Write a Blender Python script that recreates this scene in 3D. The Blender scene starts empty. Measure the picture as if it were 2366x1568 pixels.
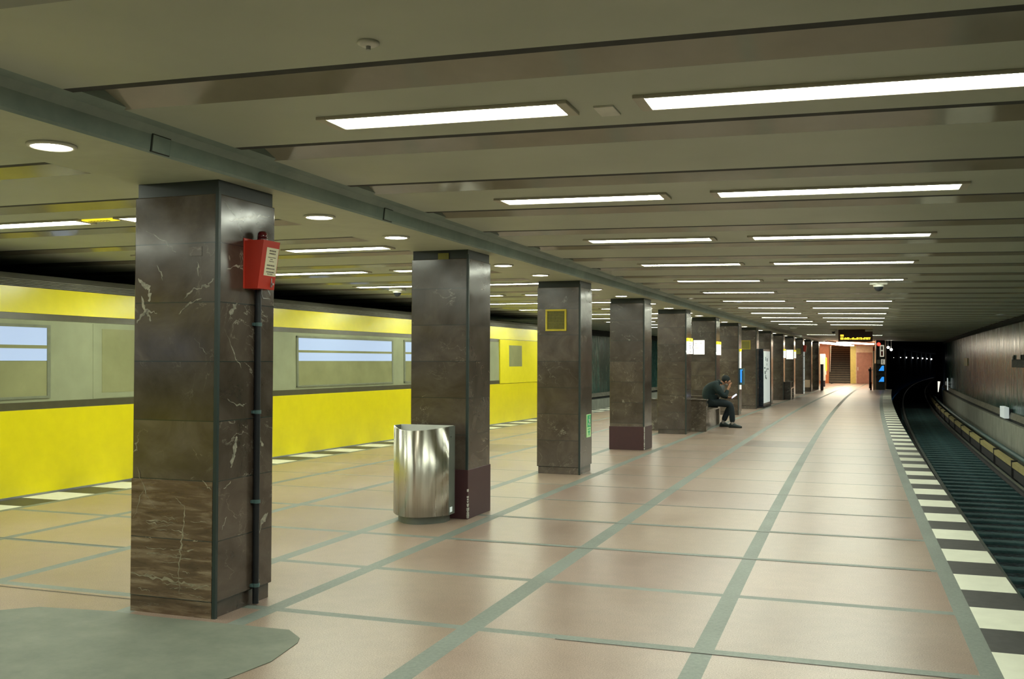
import bpy, bmesh, math, random
from mathutils import Vector, Matrix
random.seed(7)
PI = math.pi
SC = bpy.context.scene
COL = SC.collection

# ------------------------------------------------------------------ camera
YAW, PITCH, ROLL, FPX, HC = 0.328469, 0.0206777, 0.00384175, 2280.0, 1.62086
def cam_axes():
    cy, sy = math.cos(YAW), math.sin(YAW)
    w = Vector((-sy*math.cos(PITCH), cy*math.cos(PITCH), math.sin(PITCH)))
    r = Vector((cy, sy, 0)); u = r.cross(w)
    r2 = r*math.cos(ROLL) + u*math.sin(ROLL); u2 = -r*math.sin(ROLL) + u*math.cos(ROLL)
    return r2, u2, w
cd = bpy.data.cameras.new('camera'); co = bpy.data.objects.new('camera', cd); COL.objects.link(co)
r_, u_, w_ = cam_axes()
M = Matrix((r_, u_, -w_)).transposed().to_4x4(); M.translation = (0, 0, HC)
co.matrix_world = M
cd.sensor_width = 36; cd.lens = FPX/2366*36; cd.clip_end = 600
SC.camera = co

# ------------------------------------------------------------------ station plan (metres)
K_, S1 = 0.000962342, -9.21755
X0, Y0, SP, CW, CD = -3.83862, 5.198928, 4.122925, 0.641919, 0.625325
def arc(s):
    th = K_*(s-S1); return (1-math.cos(th))/K_, S1+math.sin(th)/K_, th
def col_corner(k):                                   # near right corner of column k, and its heading
    x, y, th = arc(Y0+k*SP); return x+math.cos(th)*X0, y-math.sin(th)*X0, th
def XC(y):
    th = K_*(y-S1); return (1-math.cos(th))/K_ + math.cos(th)*X0
def XE(y):
    t = max(0.0, y-6); return 1.115 + 0.000415*t*t
def XL(y):
    if y < 7: return -9.12
    if y < 13: return -9.12 + 0.058/12*(y-7)**2
    return -9.12 + 0.058*3 + 0.058*(y-13)
def dE(y): return XE(y)-1.115
def dC(y): return XC(y)-XC(5.2)
def dL(y): return XL(y)+9.12
def WX(u, y):                                        # plan warp: lateral position u follows the curved platform
    if u >= -0.83: return u+dE(y)
    if u >= -3.5: t = (u+3.5)/2.67; return u+dC(y)*(1-t)+dE(y)*t
    if u >= -4.4: return u+dC(y)
    t = min(1, (u+9.12)/4.72); return u+dL(y)*(1-t)+dC(y)*t
PITCHB = 1.3662
def beam_y(k): return 4.14+PITCHB*k
def ZR(x): return 2.90-0.0147*max(0, x+3.5)

# ------------------------------------------------------------------ materials
MATS = {}
class NT:
    def __init__(s, name):
        s.m = bpy.data.materials.new(name); s.m.use_nodes = True; s.t = s.m.node_tree; s.n = s.t.nodes; s.l = s.t.links
        s.b = s.n['Principled BSDF']; MATS[name] = s.m
    def node(s, typ, **kw):
        n = s.n.new(typ)
        for k, v in kw.items():
            if k in n.inputs.keys() if isinstance(k, str) else False: s.set(n.inputs[k], v)
            else: setattr(n, k, v)
        return n
    def set(s, inp, v):
        if hasattr(v, 'links') or isinstance(v, bpy.types.NodeSocket): s.l.new(v, inp)
        else: inp.default_value = v
    def math(s, op, a, b=None, c=None):
        n = s.n.new('ShaderNodeMath'); n.operation = op
        s.set(n.inputs[0], a)
        if b is not None: s.set(n.inputs[1], b)
        if c is not None: s.set(n.inputs[2], c)
        return n.outputs[0]
    def vmath(s, op, a, b=None):
        n = s.n.new('ShaderNodeVectorMath'); n.operation = op
        s.set(n.inputs[0], a)
        if b is not None: s.set(n.inputs[1], b)
        return n.outputs[0]
    def noise(s, vec, scale=5, detail=4, rough=.55, dist=0.0):
        n = s.n.new('ShaderNodeTexNoise'); s.l.new(vec, n.inputs['Vector'])
        n.inputs['Scale'].default_value = scale; n.inputs['Detail'].default_value = detail
        n.inputs['Roughness'].default_value = rough; n.inputs['Distortion'].default_value = dist
        return n.outputs['Fac']
    def ramp(s, fac, stops, mode='LINEAR'):
        n = s.n.new('ShaderNodeValToRGB'); s.set(n.inputs['Fac'], fac); e = n.color_ramp.elements
        n.color_ramp.interpolation = mode
        while len(e) < len(stops): e.new(0.5)
        for el, (p, c) in zip(e, stops):
            el.position = p
            el.color = (c, c, c, 1) if isinstance(c, (int, float)) else (*c, 1)
        return n.outputs['Color']
    def mix(s, fac, a, b, blend='MIX'):
        n = s.n.new('ShaderNodeMix'); n.data_type = 'RGBA'; n.blend_type = blend
        s.set(n.inputs[0], fac)
        for i, v in ((6, a), (7, b)):
            if isinstance(v, tuple): v = (*v[:3], 1)
            s.set(n.inputs[i], v)
        return n.outputs[2]
    def coord(s, which='Object'):
        return s.n.new('ShaderNodeTexCoord').outputs[which]
    def sep(s, v):
        n = s.n.new('ShaderNodeSeparateXYZ'); s.l.new(v, n.inputs[0]); return n.outputs
    def comb(s, x, y, z):
        n = s.n.new('ShaderNodeCombineXYZ')
        for i, v in enumerate((x, y, z)): s.set(n.inputs[i], v)
        return n.outputs[0]
    def bump(s, h, strength=.2, dist=.01):
        n = s.n.new('ShaderNodeBump'); n.inputs['Strength'].default_value = strength; n.inputs['Distance'].default_value = dist
        s.l.new(h, n.inputs['Height']); s.l.new(n.outputs[0], s.b.inputs['Normal'])
    def out(s, color=None, rough=None, metal=None, spec=None):
        if color is not None: s.set(s.b.inputs['Base Color'], (*color, 1) if isinstance(color, tuple) else color)
        if rough is not None: s.set(s.b.inputs['Roughness'], rough)
        if metal is not None: s.b.inputs['Metallic'].default_value = metal
        if spec is not None: s.b.inputs['Specular IOR Level'].default_value = spec
        return s.m

def plain(name, c, rough=.5, metal=0, spec=.5, var=.12, scale=6):
    t = NT(name); f = t.noise(t.coord(), scale, 5)
    a = tuple(max(0, x*(1-var)) for x in c); b = tuple(min(1, x*(1+var)) for x in c)
    return t.out(t.ramp(f, [(.3, a), (.7, b)]), rough, metal, spec)
def emit(name, c, strength, base=None):
    t = NT(name); t.out(base or c, .4)
    t.b.inputs['Emission Color'].default_value = (*c, 1); t.b.inputs['Emission Strength'].default_value = strength
    return t.m

def marble(name, dark, mid, light, slab=.375, z0=.10, vein=.8, veinw=.012, joint=True, streak=False, rough=.2):
    t = NT(name); v = t.coord(); x, y, z = t.sep(v)
    rnd = t.n.new('ShaderNodeObjectInfo').outputs['Random']
    nrm = t.sep(t.n.new('ShaderNodeTexCoord').outputs['Normal'])
    sl = t.math('FLOOR', t.math('DIVIDE', t.math('SUBTRACT', z, z0), slab))
    face = t.math('ADD', t.math('MULTIPLY', nrm[0], 4.7), t.math('MULTIPLY', nrm[1], 9.1))
    off = t.math('ADD', t.math('ADD', t.math('MULTIPLY', sl, 3.17), t.math('MULTIPLY', rnd, 61.0)), face)
    p = t.vmath('ADD', v, t.comb(off, t.math('MULTIPLY', off, 1.7), t.math('MULTIPLY', off, .63)))
    if streak: p = t.vmath('MULTIPLY', p, (1.2, 1.2, 9.0))
    n1 = t.noise(p, 2.6, 9, .62, .6)
    c = t.ramp(n1, [(.28, dark), (.5, mid), (.72, light)])
    wn = t.n.new('ShaderNodeTexWhiteNoise'); wn.noise_dimensions = '1D'; t.l.new(off, wn.inputs['W'])
    c = t.mix(1.0, c, t.ramp(wn.outputs['Value'], [(0, .78), (1, 1.18)]), 'MULTIPLY')
    rz = t.math('ABSOLUTE', t.math('SUBTRACT', t.noise(p, 1.5 if not streak else .9, 6, .6, 1.6), .5))
    msk = t.ramp(t.noise(p, 1.9, 3), [(.56, 0.0), (.66, 1.0)])
    vn = t.math('MULTIPLY', t.ramp(rz, [(0, 1.0), (veinw, .0)]), msk)
    blot = t.math('MULTIPLY', t.ramp(t.noise(p, 4.2, 5, .6, 1.0), [(.70, 0.0), (.735, 1.0)]), t.ramp(t.noise(p, 1.1, 2), [(.5, 0.0), (.6, 1.0)]))
    fine = t.math('MULTIPLY', t.ramp(t.math('ABSOLUTE', t.math('SUBTRACT', t.noise(p, 3.3, 5, .55, .8), .5)), [(0, .4), (.006, 0.0)]), t.ramp(t.noise(p, 1.3, 2), [(.52, 0.0), (.62, 1.0)]))
    vv = t.math('MULTIPLY', t.math('MAXIMUM', t.math('MAXIMUM', vn, blot), fine), vein)
    c = t.mix(vv, c, (.50, .47, .38))
    if joint:
        fr = t.math('FRACT', t.math('DIVIDE', t.math('SUBTRACT', z, z0), slab))
        j = t.math('LESS_THAN', fr, .018)
        c = t.mix(t.math('MULTIPLY', j, .85), c, (.02, .028, .026))
    rr = t.ramp(t.noise(p, 5, 4), [(.3, rough*.8), (.8, rough*1.5)])
    t.out(c, rr, 0, .8); return t.m

marble('marble', (.036, .025, .018), (.074, .055, .042), (.112, .090, .072), vein=.6, veinw=.008, rough=.16)
marble('marble_brown', (.060, .034, .016), (.135, .080, .042), (.34, .26, .17), slab=.375, z0=.10, vein=.5, veinw=.006, streak=True, rough=.3)
marble('bench_marble', (.035, .026, .018), (.085, .066, .048), (.16, .135, .105), slab=9, z0=-4, joint=False, vein=.9, veinw=.03)
plain('vein_stone', (.27, .255, .205), .18, 0, .8, .55, 30)
plain('vein_brown', (.30, .26, .18), .4, var=.35, scale=25)
plain('column_strip', (.020, .035, .034), .35)
plain('cap_dark', (.018, .026, .027), .35)
plain('maroon_paint', (.055, .020, .024), .42, var=.06)
plain('white_chip', (.6, .6, .55), .7)
# terracotta terrazzo panels with per-tile tint
t = NT('terrazzo'); v = t.coord()
att = t.n.new('ShaderNodeAttribute'); att.attribute_name = 'tint'
sp = t.noise(v, 130, 2, .6); st = t.noise(v, .9, 5, .6); s2 = t.noise(v, 7, 6, .65)
c = t.ramp(sp, [(.32, (.220, .150, .110)), (.5, (.330, .240, .187)), (.68, (.435, .345, .287))])
c = t.mix(1.0, c, t.ramp(st, [(.3, (.84, .80, .78)), (.7, (1.08, 1.1, 1.1))]), 'MULTIPLY')
c = t.mix(1.0, c, t.ramp(s2, [(.3, .9), (.7, 1.06)]), 'MULTIPLY')
c = t.mix(1.0, c, att.outputs['Color'], 'MULTIPLY')
t.out(c, t.ramp(st, [(.3, .28), (.7, .34)]), 0, .9)
t = NT('joint_asphalt'); v = t.coord(); c = t.ramp(t.noise(v, 40, 6, .7), [(.3, (.135, .165, .145)), (.7, (.225, .25, .22))])
t.out(t.mix(1.0, c, t.ramp(t.noise(v, 1.2, 4), [(.3, .85), (.7, 1.12)]), 'MULTIPLY'), .5)
t = NT('asphalt_patch'); v = t.coord(); c = t.ramp(t.noise(v, 3, 8, .7), [(.3, (.13, .15, .12)), (.7, (.205, .22, .175))])
t.out(c, .62); t.bump(t.noise(v, 60, 4), .15, .004)
plain('stripe_white', (.74, .75, .62), .5, var=.05)
plain('stripe_black', (.045, .045, .042), .5, var=.25, scale=14)
plain('joint_line', (.05, .045, .04), .7)
plain('kerb_concrete', (.14, .15, .14), .8)
t = NT('ceiling_paint'); v = t.coord(); c = t.ramp(t.noise(v, 1.1, 5), [(.3, (.40, .435, .345)), (.7, (.46, .495, .395))]); t.out(c, .55)
t = NT('ceiling_gloss'); v = t.coord(); c = t.ramp(t.noise(v, 2, 6), [(.3, (.25, .235, .17)), (.7, (.31, .295, .22))])
t.out(c, .10, 0, .8); t.bump(t.noise(t.vmath('MULTIPLY', v, (1.5, 1, 6)), 3, 4), .06, .01)
plain('shade_and_sign_dark', (.035, .038, .034), .8, var=.3)  # painted shade of the ceiling gaps; also plate rims and sign board
plain('ceiling_dark', (.06, .062, .055), .8)
t = NT('girder_paint'); v = t.coord(); c = t.ramp(t.noise(v, 2.3, 7, .65), [(.3, (.17, .235, .205)), (.7, (.27, .335, .29))]); t.out(c, .5)
plain('girder_soffit', (.44, .47, .365), .55, var=.06)
# dark polished track-side wall
t = NT('wall_tile'); v = t.coord(); x, y, z = t.sep(v)
pan = t.math('FLOOR', t.math('DIVIDE', y, 1.1))
wn = t.n.new('ShaderNodeTexWhiteNoise'); wn.noise_dimensions = '1D'; t.l.new(pan, wn.inputs['W'])
stv = t.noise(t.vmath('MULTIPLY', v, (3.0, 3.0, .22)), 2.0, 8, .7)
c = t.ramp(stv, [(.30, (.014, .050, .044)), (.52, (.034, .092, .074)), (.75, (.100, .180, .140))])
c = t.mix(1.0, c, t.ramp(wn.outputs['Value'], [(0, .8), (1, 1.2)]), 'MULTIPLY')
fr = t.math('FRACT', t.math('DIVIDE', y, 1.1)); c = t.mix(t.math('MULTIPLY', t.math('LESS_THAN', fr, .02), .6), c, (.20, .23, .18))
t.out(c, t.ramp(stv, [(.3, .18), (.7, .32)]), 0, .45); t.b.inputs['Specular Tint'].default_value = (.62, 1, .86, 1)
t = NT('wall_concrete'); v = t.coord(); c = t.ramp(t.noise(t.vmath('MULTIPLY', v, (1, 1, .5)), 3, 8, .7), [(.3, (.24, .26, .21)), (.7, (.40, .41, .34))]); t.out(c, .8)
plain('wall_ledge', (.17, .16, .12), .75, var=.3)
plain('wall_gap', (.018, .022, .02), .9)
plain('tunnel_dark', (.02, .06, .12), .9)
t = NT('ballast_stone'); v = t.coord(); vo = t.n.new('ShaderNodeTexVoronoi'); vo.inputs['Scale'].default_value = 16; t.l.new(v, vo.inputs['Vector'])
c = t.mix(1.0, t.ramp(vo.outputs['Distance'], [(0, (.030, .075, .085)), (.6, (.006, .016, .024))]), t.ramp(t.noise(v, 5, 4), [(.3, .6), (.7, 1.3)]), 'MULTIPLY')
t.out(c, .9); t.bump(vo.outputs['Distance'], 1.0, .05)
plain('sleeper_wood', (.045, .105, .112), .8, var=.3)
plain('rail_steel', (.30, .34, .33), .3, .7)
plain('rail_side', (.035, .035, .035), .8)
plain('rail_cover', (.42, .36, .15), .6)
plain('cable_teal', (.07, .13, .13), .5)
# train
plain('train_yellow', (.80, .70, .005), .28, var=.03)
plain('train_yellow_light', (.82, .73, .02), .26, var=.03)
plain('train_dark', (.075, .070, .03), .4)
plain('train_band', (.33, .36, .22), .25, var=.10, scale=2)
plain('train_roof', (.27, .26, .21), .5)
plain('train_frame', (.20, .22, .14), .4)
plain('train_black', (.012, .013, .016), .7)
plain('train_door', (.42, .42, .20), .3, var=.08)
emit('train_window', (.46, .60, .88), .62, (.2, .25, .3))
plain('train_glass', (.31, .32, .16), .12, 0, .6, .12, 2)
plain('steel_grey', (.35, .36, .35), .4, .6)
# lamps
emit('lamp_glow', (.94, 1.0, .83), 30.0, (.9, .9, .85))
emit('downlight_glow', (1.0, .93, .74), 22.0, (.9, .9, .85))
plain('lamp_frame', (.45, .43, .34), .5)
plain('off_white', (.62, .62, .54), .5)
t = NT('brushed_steel'); t.b.inputs['Anisotropic'].default_value = .95
tg = t.n.new('ShaderNodeTangent'); tg.direction_type = 'RADIAL'; tg.axis = 'Z'; t.l.new(tg.outputs[0], t.b.inputs['Tangent']); t.b.inputs['Anisotropic Rotation'].default_value = .25; v = t.coord(); st = t.noise(t.vmath('MULTIPLY', v, (12, 12, .1)), 3, 3)
t.out(t.ramp(st, [(.3, (.56, .55, .48)), (.7, (.74, .73, .66))]), t.ramp(st, [(.3, .26), (.7, .32)]), 1.0)
plain('bin_side', (.17, .19, .17), .45, .5)
plain('bin_inner', (.62, .64, .60), .5, .2)
plain('red_paint', (.50, .035, .018), .35, var=.05)
plain('red_dark', (.10, .008, .010), .15)
plain('label_cream', (.72, .68, .48), .6, var=.03)
plain('label_ink', (.16, .13, .10), .7)
plain('black_plastic', (.012, .014, .018), .4)
plain('yellow_frame', (.55, .45, .03), .5)
plain('olive_frame', (.20, .19, .03), .5)
plain('grille_mesh', (.035, .035, .030), .5)
emit('sign_green', (.02, .30, .10), .30, (.02, .28, .11))
emit('sign_pale_green', (.35, .60, .25), .30, (.4, .6, .3))
emit('sign_white', (1.0, .98, .86), .85, (.8, .8, .75))
emit('sign_yellow', (.90, .74, .02), .9, (.8, .66, .02))
plain('sign_ink', (.10, .10, .11), .6)
emit('cream_fill_glow', (1.0, .95, .75), .35, (.7, .66, .5))  # added glow that lifts the dim sign plates on the pillar
emit('screen_blue', (.03, .30, .85), .9, (.02, .1, .3))
emit('led_amber', (1.0, .55, .02), 5.0, (.4, .2, 0))
plain('led_case', (.05, .012, .010), .4)
emit('poster', (.55, .62, .60), .5, (.5, .55, .5))
emit('stair_lamp', (1.0, .93, .72), 17.0, (.9, .85, .7))
emit('tunnel_glow', (1.0, .95, .85), 9.0)
emit('signal_red', (1.0, .05, .03), 2.5, (.5, .02, .02))
plain('end_glow_orange', (.52, .17, .06), .4)  # reddish glow of the far end put into the wall and ceiling colour
plain('ochre_tile', (.50, .40, .10), .5)
plain('door_brown', (.27, .115, .075), .4)
plain('door_trim', (.50, .36, .24), .5)
plain('stair_stone', (.17, .15, .10), .7)
plain('stair_riser', (.05, .045, .035), .8)
plain('stair_plaster', (.50, .36, .24), .6)
plain('bollard_dark', (.028, .022, .032), .4)
plain('kiosk_navy', (.006, .013, .024), .25)
# person
plain('skin', (.42, .215, .13), .5, var=.06)
plain('cloth_jacket', (.004, .018, .021), .8, var=.3, scale=20)
plain('cloth_trousers', (.003, .011, .016), .85, var=.25, scale=20)
plain('cloth_hair', (.003, .009, .010), .8)
plain('shirt_grey', (.10, .115, .115), .8)
plain('beard_grey', (.22, .22, .20), .8)
plain('shoe_leather', (.012, .022, .022), .4)
plain('sock', (.30, .28, .26), .8)
emit('phone_screen', (.62, .70, .98), 2.2, (.4, .45, .6))

# ------------------------------------------------------------------ mesh helpers
class MB:
    def __init__(s): s.v = []; s.f = []; s.mi = []; s.sm = []; s.tint = []
    def add(s, vs, fs, mi=0, smooth=False, tint=1.0):
        b = len(s.v); s.v += [tuple(p) for p in vs]
        for f in fs: s.f.append([b+i for i in f]); s.mi.append(mi); s.sm.append(smooth); s.tint.append(tint)
        return s
    def quad(s, a, b, c, d, mi=0, tint=1.0): return s.add([a, b, c, d], [(0, 1, 2, 3)], mi, False, tint)
    def box(s, x0, x1, y0, y1, z0, z1, mi=0, bev=0, mat=None):
        bm = bmesh.new(); bmesh.ops.create_cube(bm, size=1)
        for q in bm.verts: q.co = Vector(((x0+x1)/2+q.co.x*(x1-x0), (y0+y1)/2+q.co.y*(y1-y0), (z0+z1)/2+q.co.z*(z1-z0)))
        if bev: bmesh.ops.bevel(bm, geom=bm.edges[:], offset=bev, segments=2, affect='EDGES', profile=.5)
        return s.bm(bm, mi, mat)
    def bm(s, bm, mi=0, mat=None, smooth=False):
        bm.verts.index_update(); bmesh.ops.recalc_face_normals(bm, faces=bm.faces[:])
        s.add([(mat @ q.co) if mat else q.co for q in bm.verts], [[q.index for q in f.verts] for f in bm.faces], mi, smooth); bm.free(); return s
    def cyl(s, a, b, r0, r1=None, n=16, mi=0, smooth=True, cap=True):
        a = Vector(a); b = Vector(b); r1 = r0 if r1 is None else r1; d = (b-a).normalized()
        e = d.orthogonal().normalized(); g = d.cross(e)
        vs = []
        for p, r in ((a, r0), (b, r1)):
            for i in range(n):
                an = 2*PI*i/n; vs.append(p+(e*math.cos(an)+g*math.sin(an))*r)
        s.add(vs, [(i, (i+1) % n, n+(i+1) % n, n+i) for i in range(n)], mi, smooth)
        if cap:
            s.add(vs[:n], [tuple(range(n))[::-1]], mi); s.add(vs[n:], [tuple(range(n))], mi)
        return s
    def lathe(s, prof, c=(0, 0, 0), n=24, mi=0):
        vs = []; 
        for r, z in prof:
            for i in range(n):
                a = 2*PI*i/n; vs.append((c[0]+r*math.cos(a), c[1]+r*math.sin(a), c[2]+z))
        fs = [(j*n+i, j*n+(i+1) % n, (j+1)*n+(i+1) % n, (j+1)*n+i) for j in range(len(prof)-1) for i in range(n)]
        return s.add(vs, fs, mi, True)
    def tube(s, pts, r, n=8, mi=0, flat=None):
        pts = [Vector(p) for p in pts]; vs = []; up = Vector((0, 0, 1))
        for i, p in enumerate(pts):
            d = (pts[min(i+1, len(pts)-1)]-pts[max(i-1, 0)]).normalized()
            e = d.cross(up); e = e.normalized() if e.length > 1e-4 else Vector((1, 0, 0)); g = e.cross(d)
            for j in range(n):
                a = 2*PI*j/n; vs.append(p+e*math.cos(a)*r+g*math.sin(a)*r)
        s.add(vs, [(i*n+j, i*n+(j+1) % n, (i+1)*n+(j+1) % n, (i+1)*n+j) for i in range(len(pts)-1) for j in range(n)], mi, True)
        s.add(vs[:n], [tuple(range(n))], mi); s.add(vs[-n:], [tuple(range(n))], mi); return s
    def prism(s, poly, z0, z1, mi=0):                 # poly: plan outline
        n = len(poly); vs = [(x, y, z0) for x, y in poly]+[(x, y, z1) for x, y in poly]
        return s.add(vs, [(i, (i+1) % n, n+(i+1) % n, n+i) for i in range(n)]+[tuple(range(n))[::-1], tuple(range(n, 2*n))], mi)
    def sweep(s, prof, base, ys, mis):                # prof: (offset, z) carried along x = base(y)
        n = len(prof); vs = [(base(y)+o, y, z) for y in ys for o, z in prof]
        for j in range(len(ys)-1):
            for i in range(n-1):
                s.f.append([len(s.v)+q for q in (j*n+i, (j+1)*n+i, (j+1)*n+i+1, j*n+i+1)]); s.mi.append(mis[i] if isinstance(mis, (list, tuple)) else mis); s.sm.append(False); s.tint.append(1.0)
        s.v += vs; return s
    def mesh(s, name, mats, tint=False):
        me = bpy.data.meshes.new(name); me.from_pydata(s.v, [], s.f)
        for m in mats: me.materials.append(MATS[m])
        me.polygons.foreach_set('material_index', s.mi); me.polygons.foreach_set('use_smooth', s.sm)
        if tint:
            at = me.color_attributes.new('tint', 'FLOAT_COLOR', 'CORNER'); k = 0
            for p, tv in zip(me.polygons, s.tint):
                for _ in p.loop_indices:
                    at.data[k].color = (tv, tv, tv, 1) if isinstance(tv, float) else (*tv, 1); k += 1
        me.update(); return me
    def build(s, name, mats, parent=None, loc=None, rz=0, tint=False):
        if isinstance(mats, str): mats = [mats]
        o = bpy.data.objects.new(name, s.mesh(name, mats, tint)); COL.objects.link(o)
        if parent: o.parent = parent
        if loc: o.location = loc
        o.rotation_euler.z = rz
        return o

def tag(o, label, cat, group=None, kind=None):
    o['label'] = label; o['category'] = cat
    if group: o['group'] = group
    if kind: o['kind'] = kind
    return o
def empty(name, loc, label, cat, rz=0, group=None):
    o = bpy.data.objects.new(name, None); COL.objects.link(o); o.location = loc; o.rotation_euler.z = rz
    o.empty_display_size = .1
    return tag(o, label, cat, group)
def struct(o): o['kind'] = 'structure'; return o
def dup(root, loc, rz, label, group=None):
    r = root.copy(); COL.objects.link(r); r.location = loc; r.rotation_euler.z = rz; r['label'] = label
    if group: r['group'] = group
    for ch in list(root.children):
        c = ch.copy(); COL.objects.link(c); c.parent = r
        for g in ch.children:
            d = g.copy(); COL.objects.link(d); d.parent = c
    return r
ORD = ['first', 'second', 'third', 'fourth', 'fifth', 'sixth', 'seventh', 'eighth', 'ninth', 'tenth', 'eleventh', 'twelfth', 'thirteenth', 'fourteenth', 'fifteenth', 'sixteenth', 'seventeenth', 'eighteenth', 'nineteenth', 'twentieth']
def ordn(i):
    if i < 20: return ORD[i]
    return {20: 'twenty-first', 21: 'twenty-second', 22: 'twenty-third', 23: 'twenty-fourth', 24: 'twenty-fifth', 25: 'twenty-sixth', 26: 'twenty-seventh', 27: 'twenty-eighth'}[i]
def frange(a, b, st):
    n = max(1, round((b-a)/st)); return [a+(b-a)*i/n for i in range(n+1)]

# ------------------------------------------------------------------ floor of the platform
YB, YEND, YW = -7.0, 61.0, 78.0
fl = MB()
UB = [(-9.12, -8.57, 'S'), (-8.57, -8.47, 'J'), (-8.47, -7.26, 'P'), (-7.26, -7.16, 'J'), (-7.16, -5.91, 'P'), (-5.91, -5.80, 'J'),
      (-5.80, -4.46, 'P'), (-4.46, -4.34, 'J'), (-4.34, -3.61, 'P'), (-3.61, -3.49, 'J'), (-3.49, -2.24, 'P'), (-2.24, -2.10, 'J'),
      (-2.10, -.83, 'P'), (-.83, -.715, 'J'), (-.715, .64, 'P'), (.64, .752, 'J'), (.752, 1.115, 'S')]
rows = []
j = -9
while 5.60+1.3645*j < YW:
    y = 5.60+1.3645*j
    w = .045 if j < 4 else .022
    if j in (0, 1): w = .042
    rows.append((y-w, y+w)); j += 1
random.seed(3)
prev = YB
segs = []
for a, b in rows:
    if b < YB: continue
    if a > prev: segs.append((prev, a, 'P'))
    segs.append((max(a, YB), b, 'J')); prev = b
segs.append((prev, YW, 'P'))
def P(u, y): return (WX(u, y), y, 0.0)
for (a, b, t1) in segs:
    if b > YW: b = YW
    for (u0, u1, t2) in UB:
        if t2 == 'S': continue
        if a > YEND and (u0 < -4.5 or u1 > .7): continue
        if t1 == 'J' or t2 == 'J': fl.quad(P(u0, a), P(u1, a), P(u1, b), P(u0, b), 1)
        else:
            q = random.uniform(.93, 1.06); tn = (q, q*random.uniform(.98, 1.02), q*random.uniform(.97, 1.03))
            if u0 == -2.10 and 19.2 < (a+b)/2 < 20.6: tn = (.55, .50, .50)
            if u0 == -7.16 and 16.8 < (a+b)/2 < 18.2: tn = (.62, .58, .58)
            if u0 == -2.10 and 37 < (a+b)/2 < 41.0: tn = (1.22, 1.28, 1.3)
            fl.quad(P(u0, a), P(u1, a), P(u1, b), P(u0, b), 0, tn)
fl.quad((-4.9, 61, -.001), (-1.2, 61, -.001), (-1.2, 78, -.001), (-4.9, 78, -.001), 0, .95)
# thin dark seams beside the near cross joints
for y, u0, u1 in ((5.545, -1.62, .62), (6.975, -9, -5.9), (5.50, -9, -4.5), (8.29, -3.4, .6), (9.655, -3.4, .6), (11.02, -3.4, .6), (12.39, -3.4, .6)):
    fl.quad((WX(u0, y), y-.006, .0015), (WX(u1, y), y-.006, .0015), (WX(u1, y), y+.006, .0015), (WX(u0, y), y+.006, .0015), 4)
# chequered edge strips
def strip(u0, u1, ph):
    k = -14
    while True:
        a = ph+1.0728*k; k += 1
        if a > YEND: break
        for (p, q, m) in ((a, a+.55, 2), (a+.55, a+1.0728, 3)):
            p = max(p, YB); q = min(q, YEND)
            if q <= p: continue
            fl.quad(P(u0, p), P(u1, p), P(u1, q), P(u0, q), m)
strip(.752, 1.115, 6.645)
strip(-9.12, -8.57, 9.05)
# platform sides and its end
ys = frange(YB, YEND, 1.0)
fl.sweep([(0, 0), (0, -.16), (-.12, -.16), (-.12, -1.25)], XE, ys, 5)
fl.sweep([(0, 0), (0, -.16), (.12, -.16), (.12, -1.25)], XL, ys, 5)
xa, xb = WX(-9.12, YEND), WX(1.115, YEND)
fl.quad((xa, YEND, 0), (xb, YEND, 0), (xb, YEND, -1.25), (xa, YEND, -1.25), 5)
struct(fl.build('floor', ['terrazzo', 'joint_asphalt', 'stripe_white', 'stripe_black', 'joint_line', 'kerb_concrete'], tint=True))
# asphalt repair patch at the foot of the nearest column
pt = MB(); pl = [(-9.0, 4.80), (-6.2, 4.86), (-5.16, 4.97), (-4.99, 5.12), (-4.47, 5.19), (-4.2, 5.17), (-3.17, 5.19), (-3.02, 5.06), (-2.98, 4.97), (-2.93, 4.62), (-2.98, 4.30), (-3.3, 4.02), (-4.06, 3.75), (-5, 3.3), (-9, 2.4)]
pt.prism(pl, .0005, .004)
struct(pt.build('floor_patch', 'asphalt_patch'))

# ------------------------------------------------------------------ tracks
def XT(y): return XE(y)
yl = frange(YB, YEND, 1.0)+frange(YEND+2, 210, 3.0)
bl = MB(); bl.sweep([(-.12, -1.10), (.3, -1.06), (1.3, -1.04), (2.3, -1.06), (2.85, -1.10)], XE, yl, 0)
struct(bl.build('floor_track_right', 'ballast_stone'))
bl = MB(); bl.sweep([(.12, -1.10), (-1.3, -1.04), (-2.85, -1.10)], XL, ys, 0)
struct(bl.build('floor_track_left', 'ballast_stone'))
RAILP = [(-.07, -1.0), (-.07, -.985), (-.012, -.97), (-.012, -.93), (-.035, -.925), (-.035, -.90), (.035, -.90), (.035, -.925), (.012, -.93), (.012, -.97), (.07, -.985), (.07, -1.0)]
def rail(off, base, yy, label):
    r = MB(); r.sweep([(off+a, b) for a, b in RAILP], base, yy, [1, 1, 1, 1, 1, 0, 1, 1, 1, 1, 1])
    return tag(r.build('rail', ['rail_steel', 'rail_side']), label, 'rail')
rail(2.06, XE, yl, 'pale steel running rail of the right track, nearer the tunnel wall')
rail(.60, XE, yl, 'steel running rail in the shade of the right platform edge')
rail(-.68, XL, ys, 'running rail under the yellow train beside the platform edge')
rail(-2.12, XL, ys, 'running rail under the yellow train, away from the platform')
r = MB(); r.sweep([(2.24, -.98), (2.24, -.80), (2.21, -.745), (2.21, -.635), (2.31, -.62), (2.31, -.745), (2.28, -.80), (2.28, -.98)], XE, yl, [1, 1, 0, 0, 0, 1, 1])
cr = r.build('conductor_rail', ['rail_cover', 'rail_side']); tag(cr, 'yellowish covered conductor rail along the foot of the right wall', 'conductor rail')
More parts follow.
